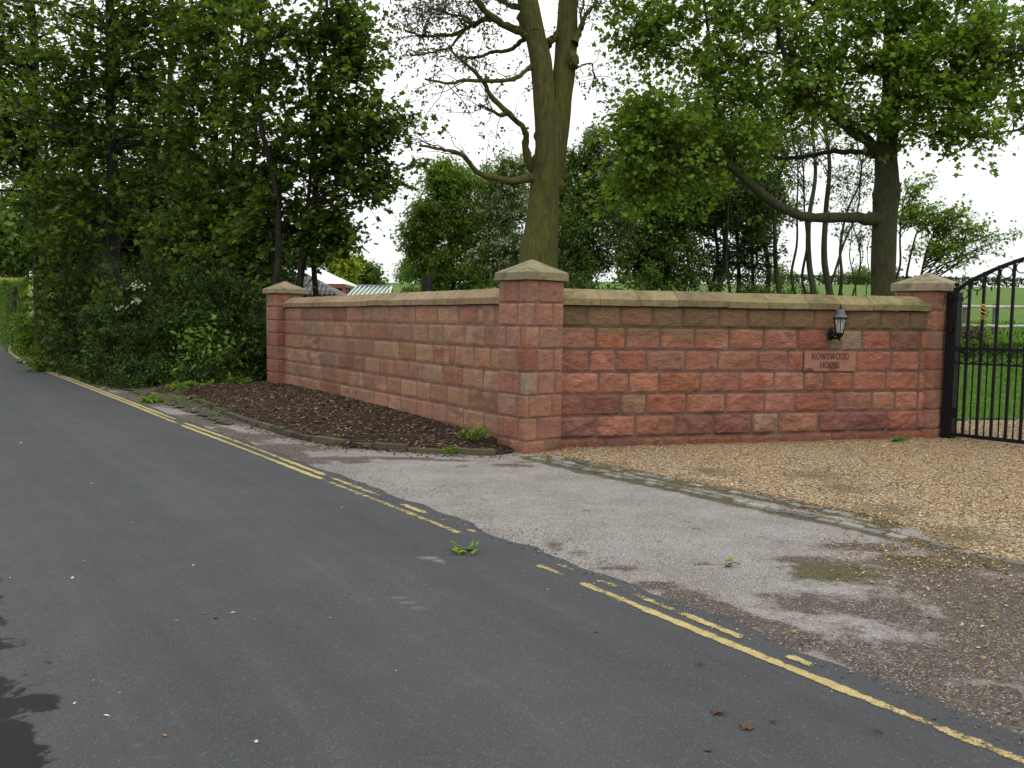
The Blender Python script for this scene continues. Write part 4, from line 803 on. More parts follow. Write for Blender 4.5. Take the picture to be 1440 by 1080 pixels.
LF = dict(syc=m_leaf('sycamore_leaf', (.025, .054, .008), (.054, .10, .014), (.16, .225, .03), .5), bright=m_leaf('fresh_green_leaf', (.085, .16, .022), (.14, .24, .035), (.24, .34, .06), .45), oak=m_leaf('maple_leaf', (.065, .125, .015), (.115, .20, .024), (.22, .32, .045), .5),
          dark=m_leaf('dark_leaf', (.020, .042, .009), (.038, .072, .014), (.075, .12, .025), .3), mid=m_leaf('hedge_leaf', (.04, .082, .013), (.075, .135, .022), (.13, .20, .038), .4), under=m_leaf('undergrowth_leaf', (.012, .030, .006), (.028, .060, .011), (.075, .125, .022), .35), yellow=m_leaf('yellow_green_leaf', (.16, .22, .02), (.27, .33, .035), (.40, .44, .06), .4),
          bud=m_leaf('young_oak_leaf', (.05, .045, .02), (.085, .08, .03), (.12, .13, .04), .35), blossom=m_leaf('white_blossom', (.42, .44, .36), (.55, .56, .48), (.7, .7, .62), .3), grass=m_leaf('grass_blade', (.05, .11, .012), (.09, .18, .02), (.14, .26, .035), .3))
def tree(name, label, cat, trunks, blobs, leafmat, bark, seed, leaf=.12, tm='maple', twigs=10, per=12, twl=(.35, .8), group=None, up=.35, flower=None, extra=None, tilt=.55, dr=None, smax=20, leaf_tmin=.15, spread=.05, pen=.9):
    rng = np.random.RandomState(seed); root = empty(name, (*trunks[0][0][0][:2], float(T(*trunks[0][0][0][:2])))); gw = Geo(); gl = Geo(); TP = []; TR = []
    for pts, rad in trunks:
        P, R = trunk_mesh(gw, pts, rad, rng, smax, 50, .35, seed=seed); TP.append(P[4:]); TR.append(R[4:])
    TP = np.concatenate(TP); TR = np.concatenate(TR); tg = blob_pts(blobs, rng, dr); P, R, dl = branches(TP, TR, tg, rng, up, pen=pen)
    tubes(gw, P, R, 6); Q, RQ = side_twigs(P, R, twigs, rng, twl, .35); Q2 = Q
    gt_ = Geo(); tubes(gt_, Q, RQ, 3); leaf_on(gl, Q, per, leaf, tm, rng, tmin=leaf_tmin, tilt=tilt, spread=spread); leaf_on(gl, P[:, -4:], per, leaf, tm, rng, tilt=tilt)
    build('trunk', gw, bark, root, True); build('twigs', gt_, bark, root); cr_ = build('crown', gl, leafmat, root)
    if flower:
        gf = Geo(); k = rng.choice(len(Q), int(len(Q)*flower[0])); F_ = blob_pts(flower[2], rng) if len(flower) > 2 else None
        if F_ is not None: dd = np.array([np.min(np.linalg.norm(F_-q[-1], axis=1)) for q in Q]); k = np.where(dd < flower[3])[0]
        leaf_on(gf, Q[k], 14, flower[1], 'quad', rng, tilt=.9, spread=.035, droop=0); build('blossom', gf, LF['blossom'], root)
    tag(root, label, cat, group); return root
def stick(px, py0, d, py1, r0, r1, lean=0., base=None, wob=.1, seed=0):
    rng = np.random.RandomState(seed+int(px)); b = at(px, 500, d); z0 = float(T(b[0], d))-.1; tp = at(px+lean, py1, d); n = 7; q = np.linspace(0, 1, n)[:, None]
    P = np.array([b[0], d, z0])*(1-q)+np.array([tp[0], d, tp[2]])*q; P[1:-1] += rng.normal(0, wob, (n-2, 3))*np.array([1, 1, .2]); return P, np.linspace(r0, r1, n)
GRL = 'trees of the roadside thicket on the left'
tree('sycamore_tree', 'dark straight trunked sycamore rising through the left thicket, tallest trunk there', 'tree', [stick(160, 0, 24, -190, .17, .09, -4, wob=.05)],
     [(150, 20, 24, 150, 100, 46), (70, 130, 23.5, 110, 80, 38), (190, 190, 24.5, 130, 80, 40), (110, 280, 24, 120, 60, 40), (230, 80, 24, 90, 80, 30), (160, -110, 24, 200, 90, 40)], LF['syc'], BK['dark'], 1, .145, twigs=7, per=9, twl=(.5, 1.3), tilt=.42, up=.2, group=GRL)
tree('sycamore_tree', 'sycamore at the left edge with low branches reaching over the road', 'tree', [stick(62, 0, 30, -150, .2, .1, -30)],
     [(20, 40, 29, 130, 90, 49), (-60, 150, 29, 120, 120, 46), (60, 190, 30, 110, 90, 43), (90, 290, 30, 60, 40, 34), (110, 350, 28, 60, 45, 34), (0, 160, 28, 60, 80, 34)], LF['syc'], BK['dark'], 2, .15, twigs=7, per=9, twl=(.5, 1.4), tilt=.42, up=.2, group=GRL)
tree('sycamore_tree', 'many stemmed sycamore with thin trunks just left of the far pier, leaning to the right', 'tree',
     [stick(395, 0, 20.4, -30, .085, .04, -30, seed=1), stick(420, 0, 20.8, 20, .06, .03, 20, seed=2), stick(440, 0, 21.5, -20, .075, .035, 20, seed=3), stick(360, 0, 21.5, 0, .07, .03, -10, seed=4), stick(405, 0, 21.2, 100, .05, .02, 60, seed=5)],
     [(420, 60, 20.5, 115, 85, 36), (500, 90, 20.5, 66, 74, 20), (470, 190, 20.5, 80, 60, 35), (555, 185, 20.5, 40, 34, 16), (525, 250, 20.5, 40, 30, 12), (510, 40, 20.5, 44, 50, 9), (400, 280, 21, 80, 60, 35), (455, 330, 21, 45, 34, 22), (380, 170, 21, 90, 80, 35), (560, 240, 20.5, 30, 20, 7), (420, -80, 20.5, 150, 90, 16), (350, 350, 21, 60, 40, 35)],
     LF['syc'], BK['dark'], 3, .135, twigs=7, per=10, twl=(.4, 1.0), tilt=.42, up=.2, group=GRL)
tree('sycamore_tree', 'slender sycamore in the middle of the left thicket with fresh leaves near the top', 'tree', [stick(300, 0, 22.5, -120, .09, .04, 5), stick(322, 0, 22.9, -60, .07, .03, 14)],
     [(310, 40, 22, 100, 90, 49), (290, 160, 22.5, 90, 70, 35), (320, 260, 22.5, 90, 60, 35), (280, 340, 22.5, 80, 50, 51), (310, -80, 22, 140, 80, 34)], LF['syc'], BK['dark'], 4, .14, twigs=7, per=9, twl=(.45, 1.1), tilt=.42, up=.2, group=GRL)
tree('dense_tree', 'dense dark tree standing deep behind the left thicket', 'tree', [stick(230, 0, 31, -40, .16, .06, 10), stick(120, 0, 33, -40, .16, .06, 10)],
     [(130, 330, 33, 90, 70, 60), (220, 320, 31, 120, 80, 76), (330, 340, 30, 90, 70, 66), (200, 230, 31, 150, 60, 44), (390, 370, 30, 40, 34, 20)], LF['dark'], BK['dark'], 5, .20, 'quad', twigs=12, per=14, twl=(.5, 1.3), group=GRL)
def shrub(label, px, d, hw, h, leafmat, seed, leaf=.07, tm='quad', n=60, twigs=9, per=12, flower=None, name='shrub', cat='shrub', group=None, twl=(.2, .5), base=0., dd=None):
    rng = np.random.RandomState(seed); b = at(px, 500, d); z0 = float(T(b[0], d))+base; c = np.array([b[0], d, z0]); root = empty(name, c)
    q = norm(rng.normal(0, 1, (n, 3)))*(rng.rand(n, 1)**(1/2.4)); q[:, 2] = np.abs(q[:, 2])*1.; lump = 1+.25*fbm(q*2+seed, 2)[:, None]; tg = c+q*lump*np.array([hw, dd or hw*.8, h])*np.array([1, 1, .95]); tg[:, 2] = np.maximum(tg[:, 2], z0+.08)
    ns = 9; st = c+rng.normal(0, 1, (ns, 3))*np.array([hw*.25, hw*.25, 0]); tp = c+rng.normal(0, 1, (ns, 3))*np.array([hw*.4, hw*.3, 0])+np.array([0, 0, h*.75]); s = np.linspace(0, 1, 8)[None, :, None]
    Pst = st[:, None]*(1-s)+tp[:, None]*s+rng.normal(0, .04*h/2, (ns, 8, 3)); Rst = np.full((ns, 8), .018*max(1, h/2.5))*(1-.7*np.linspace(0, 1, 8)[None]); gw = Geo(); tubes(gw, Pst, Rst, 5)
    P, R, dl = branches(Pst.reshape(-1, 3), Rst.ravel(), tg, rng, .25, n=6); tubes(gw, P, R, 4); Q, RQ = side_twigs(P, R, twigs, rng, twl, .25, n=3); tubes(gw, Q, RQ, 3)
    gl = Geo(); leaf_on(gl, Q, per, leaf, tm, rng, spread=leaf*.5); leaf_on(gl, P[:, -3:], per, leaf, tm, rng, spread=leaf)
    build('stems', gw, BK['dark'], root); build('foliage', gl, leafmat, root)
    if flower:
        gf = Geo(); pr = np.stack(proj(Q[:, -1]), 1); pc2 = np.array(flower[1], float)
        dm = np.min(np.hypot(pr[:, None, 0]-pc2[None, :, 0], pr[:, None, 1]-pc2[None, :, 1]), 1); k = np.where((dm < flower[2]) & (rng.rand(len(Q)) < flower[3]) & (Q[:, -1, 1] < d-.1))[0]
        leaf_on(gf, Q[k]-np.array([-.02, .25, -.04]), 12, flower[0], 'quad', rng, spread=.03, tilt=.9, droop=-.2); build('blossom', gf, LF['blossom'], root)
    tag(root, label, cat, group); return root
DEEP = []
GS = 'shrubs under the trees on the left'
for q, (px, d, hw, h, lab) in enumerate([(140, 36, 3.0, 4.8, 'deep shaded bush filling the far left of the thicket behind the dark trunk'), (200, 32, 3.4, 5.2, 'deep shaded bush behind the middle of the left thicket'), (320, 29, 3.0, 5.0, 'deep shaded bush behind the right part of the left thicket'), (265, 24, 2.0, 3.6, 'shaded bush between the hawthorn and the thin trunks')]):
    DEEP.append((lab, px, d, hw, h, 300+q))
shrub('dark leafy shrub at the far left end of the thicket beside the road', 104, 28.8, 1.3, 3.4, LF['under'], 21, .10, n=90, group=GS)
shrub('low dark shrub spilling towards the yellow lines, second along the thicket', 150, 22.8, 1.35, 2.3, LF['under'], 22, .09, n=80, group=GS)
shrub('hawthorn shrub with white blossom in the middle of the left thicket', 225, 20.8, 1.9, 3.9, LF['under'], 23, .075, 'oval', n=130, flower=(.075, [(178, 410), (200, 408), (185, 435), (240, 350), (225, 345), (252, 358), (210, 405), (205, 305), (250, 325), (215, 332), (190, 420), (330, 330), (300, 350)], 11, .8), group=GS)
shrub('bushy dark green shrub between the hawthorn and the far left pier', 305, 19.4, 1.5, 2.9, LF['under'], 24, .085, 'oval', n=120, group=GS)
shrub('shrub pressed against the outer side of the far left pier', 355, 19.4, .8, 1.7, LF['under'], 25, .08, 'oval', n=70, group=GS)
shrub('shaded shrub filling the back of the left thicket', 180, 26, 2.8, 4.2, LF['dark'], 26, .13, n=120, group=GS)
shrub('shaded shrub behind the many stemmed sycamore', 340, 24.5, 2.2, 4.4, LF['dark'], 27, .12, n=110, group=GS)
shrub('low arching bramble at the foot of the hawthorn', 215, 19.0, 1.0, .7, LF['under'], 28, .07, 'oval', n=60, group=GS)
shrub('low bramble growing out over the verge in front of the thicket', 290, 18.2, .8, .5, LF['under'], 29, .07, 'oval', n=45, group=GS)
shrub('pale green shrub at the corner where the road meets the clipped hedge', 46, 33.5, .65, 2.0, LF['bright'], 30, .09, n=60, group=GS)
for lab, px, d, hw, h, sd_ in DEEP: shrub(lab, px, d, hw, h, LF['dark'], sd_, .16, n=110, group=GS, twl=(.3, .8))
for q, (px, d, hw, h, lab, lf) in enumerate([(110, 24.5, 1.3, 4.6, 'tall loose sycamore sapling between the first and second low shrubs', 'syc'), (265, 21.0, 1.0, 4.3, 'tall loose sapling right of the blossoming hawthorn', 'syc'), (340, 20.2, .8, 3.6, 'thin leafy sapling left of the far pier', 'syc'), (180, 21.2, .9, 3.2, 'loose leafy sapling left of the blossoming hawthorn', 'syc'), (300, 18.9, .7, 1.5, 'small bright young bush at the thicket edge near the far pier', 'bright')]):
    shrub(lab, px, d, hw, h, LF[lf], 340+q, .13 if h > 2 else .09, 'maple', n=48, twigs=6, per=8, group=GS, twl=(.35, .9))
# verge litter & ground cover under the thicket
VP = [G(*q)[:2] for q in [(345, 590), (270, 562), (215, 556), (150, 540), (90, 522), (40, 504)]]+[np.array((-26., 46.)), np.array((-14., 46.)), np.array((-6., 22.)), np.array((-5.6, 18.))]
EV = [q+np.array([.35, .1]) for q in UPP[:5]]; VPoly = [np.array((-26.2, 46.)), np.array((-19.4, 35.1))]+EV[:5]+[KERB[0], np.array([-7.0, 17.6]), np.array((-5., 21.)), np.array((-12., 46.))]
rng = np.random.RandomState(41); xs = np.arange(-27, -3, .16); ys = np.arange(12, 46, .16)
def vz(x, y): return .02+.07*sstep(.2, 1.6, dist_poly(x, y, EDGE[::8])[0])+fbm(np.stack([x*3, y*3, 0*x], -1), 4)*.05
v, f = sheet(xs, ys, vz); k = inpoly(v[:, 0], v[:, 1], VPoly); f = f[k[f].all(1)]; g = Geo().add(v, f)
m, nt, b, o = mat('leaf_litter_soil'); n = N(nt); c = n.ramp(n.noise(22, 7, .7), (.35, (.022, .016, .011)), (.65, (.09, .065, .042))); c = n.mix(n.ramp(n.noise(1.6, 6, .7), (.48, 0.), (.62, .7)), c, (.03, .055, .014))
n.l(c, b.inputs['Base Color']); b.inputs['Roughness'].default_value = .95; n.bump(n.noise(40, 6), b, .8, .02); tag(build('verge', g, m), kind='structure')
Pp = scatter_pts(VPoly, 9000, rng); Pp = Pp[Pp[:, 1] < 34]; kk = fbm(np.stack([Pp[:, 0]*.8, Pp[:, 1]*.8, 0*Pp[:, 0]], 1), 3) > -.10; Pp = Pp[kk]; g = Geo()
leaves(g, np.stack([Pp[:, 0], Pp[:, 1], vz(Pp[:, 0], Pp[:, 1])+rng.uniform(.0, .14, len(Pp))], 1), rdir(rng, len(Pp)), .085, 'oval', rng, tilt=.4)
tag(build('ground_ivy', g, LF['mid']), 'low ivy and weeds creeping over the verge under the left trees', 'ground cover', kind='stuff')
Pp = scatter_pts(VPoly, 5000, rng); Pp = Pp[Pp[:, 1] < 26]; g = Geo(); chips(g, Pp, vz(Pp[:, 0], Pp[:, 1])+.01, rng.uniform(.015, .04, len(Pp)), rng, .2)
tag(build('leaf_litter', g, M_chip), 'brown dead leaves scattered on the verge beside the yellow lines', 'leaf litter', kind='stuff')
# clipped hedge far left
def hedge(name, label, A, B, h, w, leafmat, seed, leaf, n, group=None, wood=True):
    rng = np.random.RandomState(seed); A = np.array(A, float); B = np.array(B, float); t = rng.rand(n, 1); d = norm(B-A); nr_ = np.array([-d[1], d[0]]); s = rng.uniform(-1, 1, (n, 1)); zz = rng.rand(n, 1)**.8
    e = rng.rand(n, 1); s = np.where(e < .6, np.sign(s)*(1-.25*rng.rand(n, 1)), s); xy = A*(1-t)+B*t+nr_*s*w/2; root = empty(name, (*((A+B)/2), float(T(*((A+B)/2))))); z0 = T(xy[:, 0], xy[:, 1])
    hh = h*(1+.06*fbm(np.stack([xy[:, 0]*.8, xy[:, 1]*.8, 0*z0], 1), 3)); z = z0+np.where(rng.rand(n) < .35, hh*(1-.08*rng.rand(n)), hh*zz[:, 0]); g = Geo()
    leaves(g, np.stack([xy[:, 0], xy[:, 1], z], 1), rdir(rng, n), leaf, 'quad', rng, tilt=.9); build('foliage', g, leafmat, root)
    if not wood: tag(root, label, 'hedge', group); return
    gw = Geo(); m_ = int(np.hypot(*(B-A))/.45)+2; q = np.linspace(0, 1, m_)[:, None]; b0 = A*(1-q)+B*q; zb = T(b0[:, 0], b0[:, 1]); P = np.stack([np.concatenate([b0+rng.normal(0, .05, b0.shape), (zb+h*k)[:, None]], 1) for k in (-.05, .3, .6, .9)], 1)
    tubes(gw, P, np.full((m_, 4), .02), 4); build('stems', gw, BK['dark'], root); tag(root, label, 'hedge', group)
hedge('clipped_hedge', 'bright clipped hedge along the road beyond the left thicket', (-20.2, 35.5), (-30, 51), 2.95, .9, LF['mid'], 51, .10, 22000)
hedge('clipped_hedge', 'long dark clipped hedge seen between the glasshouse and the bright tree', (-5.6, 44), (3.5, 44.5), 3.15, 1.2, LF['dark'], 52, .12, 9000)
hedge('field_hedge', 'thin dark hedgerow along the skyline of the field behind the gate', (20, 168), (125, 172), 1.6, 1.6, LF['dark'], 53, .5, 9000, wood=False)
hedge('rough_hedge', 'rough low growth at the back of the lawn below the rail fence', (9., 24.2), (24, 25.2), .5, 1.3, LF['grass'], 54, .12, 12000, wood=False)
# far wood on the hill, far left and beyond
def farwood(label, X0, X1, Y, n, seed, hmin=7, hmax=12, z=None, leafmat=None):
    rng = np.random.RandomState(seed); g = Geo()
    for i in range(n):
        x = X0+(X1-X0)*rng.rand(); y = Y+rng.uniform(-6, 10); h = rng.uniform(hmin, hmax); z0 = float(T(x, y)); r = h*rng.uniform(.3, .45); q = norm(rng.normal(0, 1, (700, 3)))*(rng.rand(700, 1)**.4); q = q*(1+.3*fbm(q*2.2+i, 2)[:, None])
        P = np.array([x, y, z0+h*.48])+q*np.array([r, r, h*.52]); leaves(g, P, rdir(rng, 700), h*.085, 'quad', rng, tilt=.9)
        tubes(g, np.array([[x, y, z0-.3], [x, y, z0+h*.6]]), np.array([.3, .15]), 5)
    tag(build('distant_wood', g, leafmat or LF['mid']), label, 'wood', kind='stuff')
farwood('distant wood on the hill beyond the yellow field', -150, -82, 172, 46, 61, 12, 20)
farwood('far line of trees on the skyline behind the garden', -60, 8, 178, 26, 62, 4, 8)
farwood('far clump of trees on the skyline behind the right wall', 52, 80, 176, 14, 63, 3, 5)
# ---- centre oak
def limb(pts, d, w, dz=None):
    """pts in photo pixels with crop scale applied, w px widths"""
    n = len(pts); dv = np.linspace(d, d+(dz or 0), n); P = np.array([at(x, y, q) for (x, y), q in zip(pts, dv)]); R = np.interp(np.linspace(0, 1, n), np.linspace(0, 1, len(w)), w)/2*dv/FPX; return P, R
c6 = lambda L_: [(500+x/2.572, y/2.572) for x, y in L_]
DO = 14.6; oak = empty('oak_tree', (*at(755, 500, DO)[:2], 0)); gw = Geo(); rng = np.random.RandomState(71)
b0 = at(757, 500, DO); base = np.array([[b0[0], DO, -.1], [b0[0], DO, 1.2]])
lT = [((757, 372), 54), ((762, 320), 47), ((766, 272), 42), ((770, 235), 41), ((774, 190), 36), ((777, 150), 16), ((778, 130), 3)]
P = np.vstack([base, [at(x, y, DO) for (x, y), w in lT]]); R = np.array([.46, .38]+[w/2*DO/FPX for _, w in lT]); P1, R1 = trunk_mesh(gw, P, R, rng, 28, 80, .1, .05)
stL = [((770, 310), 14), ((768, 240), 27), ((765, 150), 29), ((761, 90), 29), ((753, 50), 28), ((742, 0), 27), ((730, -50), 24), ((722, -120), 18), ((700, -200), 12)]
stR = [((770, 310), 16), ((777, 240), 33), ((786, 150), 34), ((793, 100), 31), ((797, 50), 30), ((799, 0), 27), ((806, -60), 24), ((800, -140), 18), ((815, -230), 10)]
LIMBS = [(P1, R1)]
for st_, dz in ((stL, -.15), (stR, .15)):
    P = np.array([at(x, y, DO+dz) for (x, y), w in st_]); R = np.array([w/2*DO/FPX for _, w in st_]); LIMBS.append(trunk_mesh(gw, P, R, rng, 22, 60, 0, .07, seed=int(dz*100)))
def burl(g, c0, r, seed):
    th, ph = np.meshgrid(np.linspace(0, 2*math.pi, 17)[:-1], np.linspace(.02, math.pi-.02, 10)); D = np.stack([np.sin(ph)*np.cos(th), np.sin(ph)*np.sin(th), np.cos(ph)*1.5], -1)
    V = c0+D*r*(1+.55*fbm(D*1.7+seed*7.7, 4))[..., None]; idx = np.arange(160).reshape(10, 16); g.add(V.reshape(-1, 3), np.stack([idx[:-1], idx[1:], np.roll(idx[1:], -1, 1), np.roll(idx[:-1], -1, 1)], -1).reshape(-1, 4))
for z_, rr_, (x_, y_) in ((1, .13, (739, 30)), (2, .10, (806, 85)), (3, .09, (757, 225)), (4, .08, (758, 190)), (5, .10, (784, 262))): burl(gw, at(x_, y_, DO-.02), rr_, z_)
BR = [(c6([(650, 150), (600, 118), (520, 80), (470, 40), (430, -5), (380, -60)]), [13, 11, 9, 7], -.8), (c6([(490, 62), (420, 92), (365, 122), (300, 128), (240, 130), (180, 110)]), [7, 5, 3], .5), (c6([(650, 140), (605, 145), (560, 180), (485, 190), (440, 208), (370, 205)]), [8, 5, 3], .8),
      (c6([(665, 215), (640, 235), (590, 275), (550, 290), (470, 294), (400, 290), (340, 302), (250, 285)]), [7, 6, 5, 3], -1.2), (c6([(650, 620), (628, 590), (614, 530), (618, 490), (600, 455), (555, 412), (500, 358), (470, 310), (455, 285), (420, 250), (380, 215), (340, 178)]), [11, 9, 8, 7, 5, 3], -1.0),
      (c6([(545, 408), (528, 418), (495, 402), (455, 382), (452, 392)]), [6, 4, 2], -.3), (c6([(665, 640), (630, 645), (560, 655), (500, 642), (455, 630), (420, 602), (400, 572), (365, 550), (330, 545), (290, 535), (230, 528)]), [14, 10, 8, 7, 5, 3], -1.2),
      (c6([(530, 658), (525, 700), (500, 745), (460, 770), (420, 778)]), [4, 3, 1.5], .3), (c6([(560, 640), (585, 610), (615, 598)]), [4, 4, 3], .1), (c6([(790, 160), (815, 100), (830, 55), (858, 25), (880, -20)]), [9, 7, 5, 3], .3), (c6([(690, 160), (715, 140), (735, 120)]), [11, 10, 11], .1),
      (c6([(620, 30), (560, 20), (500, -10), (450, -40)]), [9, 6, 3], .6), (c6([(820, 100), (815, 50), (825, 10), (820, -30)]), [4, 3, 2], .2), (c6([(790, 250), (850, 230), (860, 260), (880, 300)]), [3, 2, 1.5], .5), (c6([(380, 125), (340, 170), (270, 190), (210, 200)]), [4, 3, 2], -.3), (c6([(430, 95), (400, 60), (330, 50), (250, 20)]), [4, 3, 2], .6)]
BP = []
for pts, w, dz in BR:
    P, R = limb(pts, DO, w, dz); n_ = 34; PP = catmull(P, n_); RR = np.interp(np.linspace(0, 1, n_), np.linspace(0, 1, len(R)), R); PP[1:-1] += rng.normal(0, .006, (n_-2, 3)); tubes(gw, PP, RR*(1+.6*np.exp(-np.arange(n_)/1.8)+.09*rng.normal(0, 1, n_)), 10); BP.append((PP, RR))
build('trunk', gw, BK['moss'], oak, True)
gt_ = Geo(); gl = Geo(); 
Bp = np.stack([p for i, (p, r) in enumerate(BP) if i not in (8, 10)]); Br = np.stack([r for i, (p, r) in enumerate(BP) if i not in (8, 10)])
Q, RQ = side_twigs(Bp, Br, 9, rng, (.35, .95), .22, n=6, up=.3, spread=1.1); Q[:, 1:-1] += rng.normal(0, .02, Q[:, 1:-1].shape); tubes(gt_, Q, np.maximum(RQ, .003), 4)
k = Q[:, 0, 2] > 4.3; Q2, RQ2 = side_twigs(Q[k], RQ[k], 5, rng, (.15, .4), .2, n=4, up=.2, spread=1.1); tubes(gt_, Q2, np.maximum(RQ2, .002), 3)
leaf_on(gl, Q2, 7, .055, 'quad', rng, tmin=.4, spread=.02); leaf_on(gl, Q[~k], 2, .05, 'quad', rng, tmin=.6, spread=.02)
tpt = blob_pts([(640, -80, DO, 120, 60, 26), (800, -160, DO, 200, 80, 40), (600, 30, DO, 60, 40, 12), (640, 10, DO, 90, 30, 14)], rng); P, R, _ = branches(np.concatenate([p for p, r in LIMBS[1:]]+[p for p, r in BP[:3]]), np.concatenate([r for p, r in LIMBS[1:]]+[r for p, r in BP[:3]]), tpt, rng, .3)
tubes(gt_, P, R*.7, 5); Q, RQ = side_twigs(P, R*.7, 9, rng, (.3, .7), .3, n=4); tubes(gt_, Q, np.maximum(RQ*.7, .002), 3); leaf_on(gl, Q, 7, .055, 'quad', rng, tmin=.3, spread=.03)
build('twigs', gt_, BK['dark'], oak); build('crown', gl, LF['bud'], oak); tag(oak, 'big mossy oak with a forked trunk and sparse young leaves behind the corner pier', 'tree')
# ---- right maple
c7 = lambda L_: [(860+x/2.483, y/2.483) for x, y in L_]
DM = 16.2; rt = empty('maple_tree', (*at(1243, 500, DM)[:2], 0)); gw = Geo(); rng = np.random.RandomState(81); b0 = at(1238, 500, DM)
TT = [((1242, 410), 31), ((1243, 350), 32), ((1244.5, 300), 32), ((1247, 275), 36), ((1247, 250), 30), ((1246, 220), 28), ((1249, 180), 27), ((1253, 140), 25), ((1253, 90), 20), ((1253, 40), 18), ((1252, -10), 16), ((1250, -100), 12), ((1245, -200), 8)]
P = np.vstack([[b0[0], DM, -.1], [b0[0], DM, 1.]]+[at(x, y, DM) for (x, y), w in TT]); R = np.array([.26, .225]+[w/2*DM/FPX for _, w in TT]); TPm, TRm = trunk_mesh(gw, P, R, rng, 24, 90, .1, .06, 5)
for x_, y_, rr_ in ((1237, 276, .12), (1259, 268, .11)):
    burl(gw, at(x_, y_, DM-.04), rr_*1.1, x_)
MB_ = [(c7([(950, 765), (905, 765), (850, 762), (760, 758), (690, 758), (620, 738), (545, 695), (480, 640), (430, 590), (370, 558), (300, 532), (220, 515), (150, 500)]), [17, 14, 14, 13, 12, 10, 6, 2], -1.2), (c7([(440, 600), (405, 520), (380, 420), (362, 340), (350, 250), (345, 150), (330, 60), (320, -40)]), [8, 6, 5, 3], -.6),
      (c7([(950, 540), (910, 505), (850, 462), (790, 418), (740, 368), (680, 310), (640, 250), (600, 180), (580, 90), (570, -20)]), [14, 13, 11, 9, 7, 5], -1.2), (c7([(940, 545), (900, 535), (830, 530), (740, 535), (660, 550), (590, 548), (520, 530), (450, 500)]), [9, 7, 5, 3], 1.2), (c7([(970, 400), (1010, 360), (1090, 310), (1200, 265), (1300, 230), (1380, 195), (1460, 160)]), [9, 7, 5, 3], -1.5),
      (c7([(985, 330), (1050, 330), (1100, 360), (1115, 430), (1150, 470), (1230, 478), (1330, 470), (1460, 445)]), [7, 5, 4, 2], -.8), (c7([(970, 120), (1020, 60), (1080, 20), (1150, -20), (1240, -60)]), [10, 8, 5, 3], -.8), (c7([(965, 100), (900, 80), (820, 62), (740, 30), (640, -20)]), [9, 7, 5, 3], -1), (c7([(770, 400), (765, 320), (770, 240), (760, 150), (740, 60), (700, -40)]), [7, 5, 4, 3], .8),
      (c7([(960, 260), (880, 245), (800, 240), (700, 225), (620, 190), (520, 180), (420, 190)]), [8, 6, 4, 2], -1), (c7([(975, 200), (1060, 190), (1160, 160), (1280, 110), (1400, 60)]), [8, 6, 4, 2], .8), (c7([(350, 250), (300, 200), (220, 150), (140, 110), (60, 60)]), [4, 3, 2], -.4), (c7([(370, 560), (280, 520), (180, 520), (80, 500), (-40, 460)]), [4, 3, 2], .6), (c7([(680, 310), (560, 330), (460, 350), (340, 340), (230, 350)]), [5, 4, 2], .6)]
BP = []
for pts, w, dz in MB_:
    P, R = limb(pts, DM, w, dz); n_ = 34; PP = catmull(P, n_); RR = np.interp(np.linspace(0, 1, n_), np.linspace(0, 1, len(R)), R); PP[1:-1] += rng.normal(0, .012, (n_-2, 3)); tubes(gw, PP, RR*(1+.75*np.exp(-np.arange(n_)/2.2)+.05*rng.normal(0, 1, n_)), 12); BP.append((PP, RR))
allP = np.concatenate([TPm[30:]]+[p for p, r in BP]); allR = np.concatenate([TRm[30:]]+[r for p, r in BP])
bl = [(905, 60, 15.6, 45, 40, 14), (960, 30, 15.5, 70, 50, 26), (900, 140, 15.2, 40, 30, 10), (940, 190, 15.2, 60, 40, 20), (890, 210, 15, 40, 36, 12), (1000, 120, 15.5, 80, 50, 30), (1010, 200, 15.5, 70, 34, 22), (1060, 40, 15.6, 80, 60, 30), (1110, 130, 15.8, 80, 50, 28), (1170, 60, 16, 80, 60, 32), (1190, 150, 15.8, 60, 30, 16), (1260, 20, 16, 90, 50, 34), (1270, 90, 15.4, 60, 40, 22),
      (1320, 60, 15.8, 80, 60, 32), (1390, 50, 15.6, 70, 60, 28), (1340, 140, 15.5, 70, 34, 20), (1410, 130, 15.2, 60, 40, 18), (1360, 190, 15.2, 60, 22, 12), (1300, 180, 15.8, 50, 30, 10), (900, 265, 15.6, 50, 24, 12), (980, 250, 15.8, 60, 26, 14), (1230, 175, 15.7, 30, 16, 5), (1110, -80, 16, 300, 90, 70), (1500, 60, 15.6, 60, 90, 18), (870, 20, 15.5, 20, 20, 3), (890, 180, 15.2, 60, 50, 10), (920, 240, 15.2, 80, 40, 10), (870, 290, 15.6, 40, 24, 4), (1060, 200, 15.8, 60, 36, 9)]
tg = blob_pts(bl, rng); P, R, _ = branches(allP, allR, tg, rng, .18); tubes(gw, P, R*.8, 6); build('trunk', gw, BK['grey'], rt, True); gt_ = Geo(); gl = Geo()
Q, RQ = side_twigs(P, R, 7, rng, (.35, .9), .3); tubes(gt_, Q, RQ*.8, 3); leaf_on(gl, Q, 10, .088, 'maple', rng, spread=.05, tilt=.42); leaf_on(gl, P[:, -4:], 8, .088, 'maple', rng, spread=.05, tilt=.42)
Bp = np.stack([p for p, r in BP]); Br = np.stack([r for p, r in BP]); Q, RQ = side_twigs(Bp, Br, 9, rng, (.3, .8), .4, n=5, up=.3); tubes(gt_, Q, RQ, 4); leaf_on(gl, Q, 9, .09, 'maple', rng, tmin=.4, spread=.04)
build('twigs', gt_, BK['dark'], rt); build('crown', gl, LF['oak'], rt); tag(rt, 'large spreading maple with one long low limb curving left, behind the right wall', 'tree')
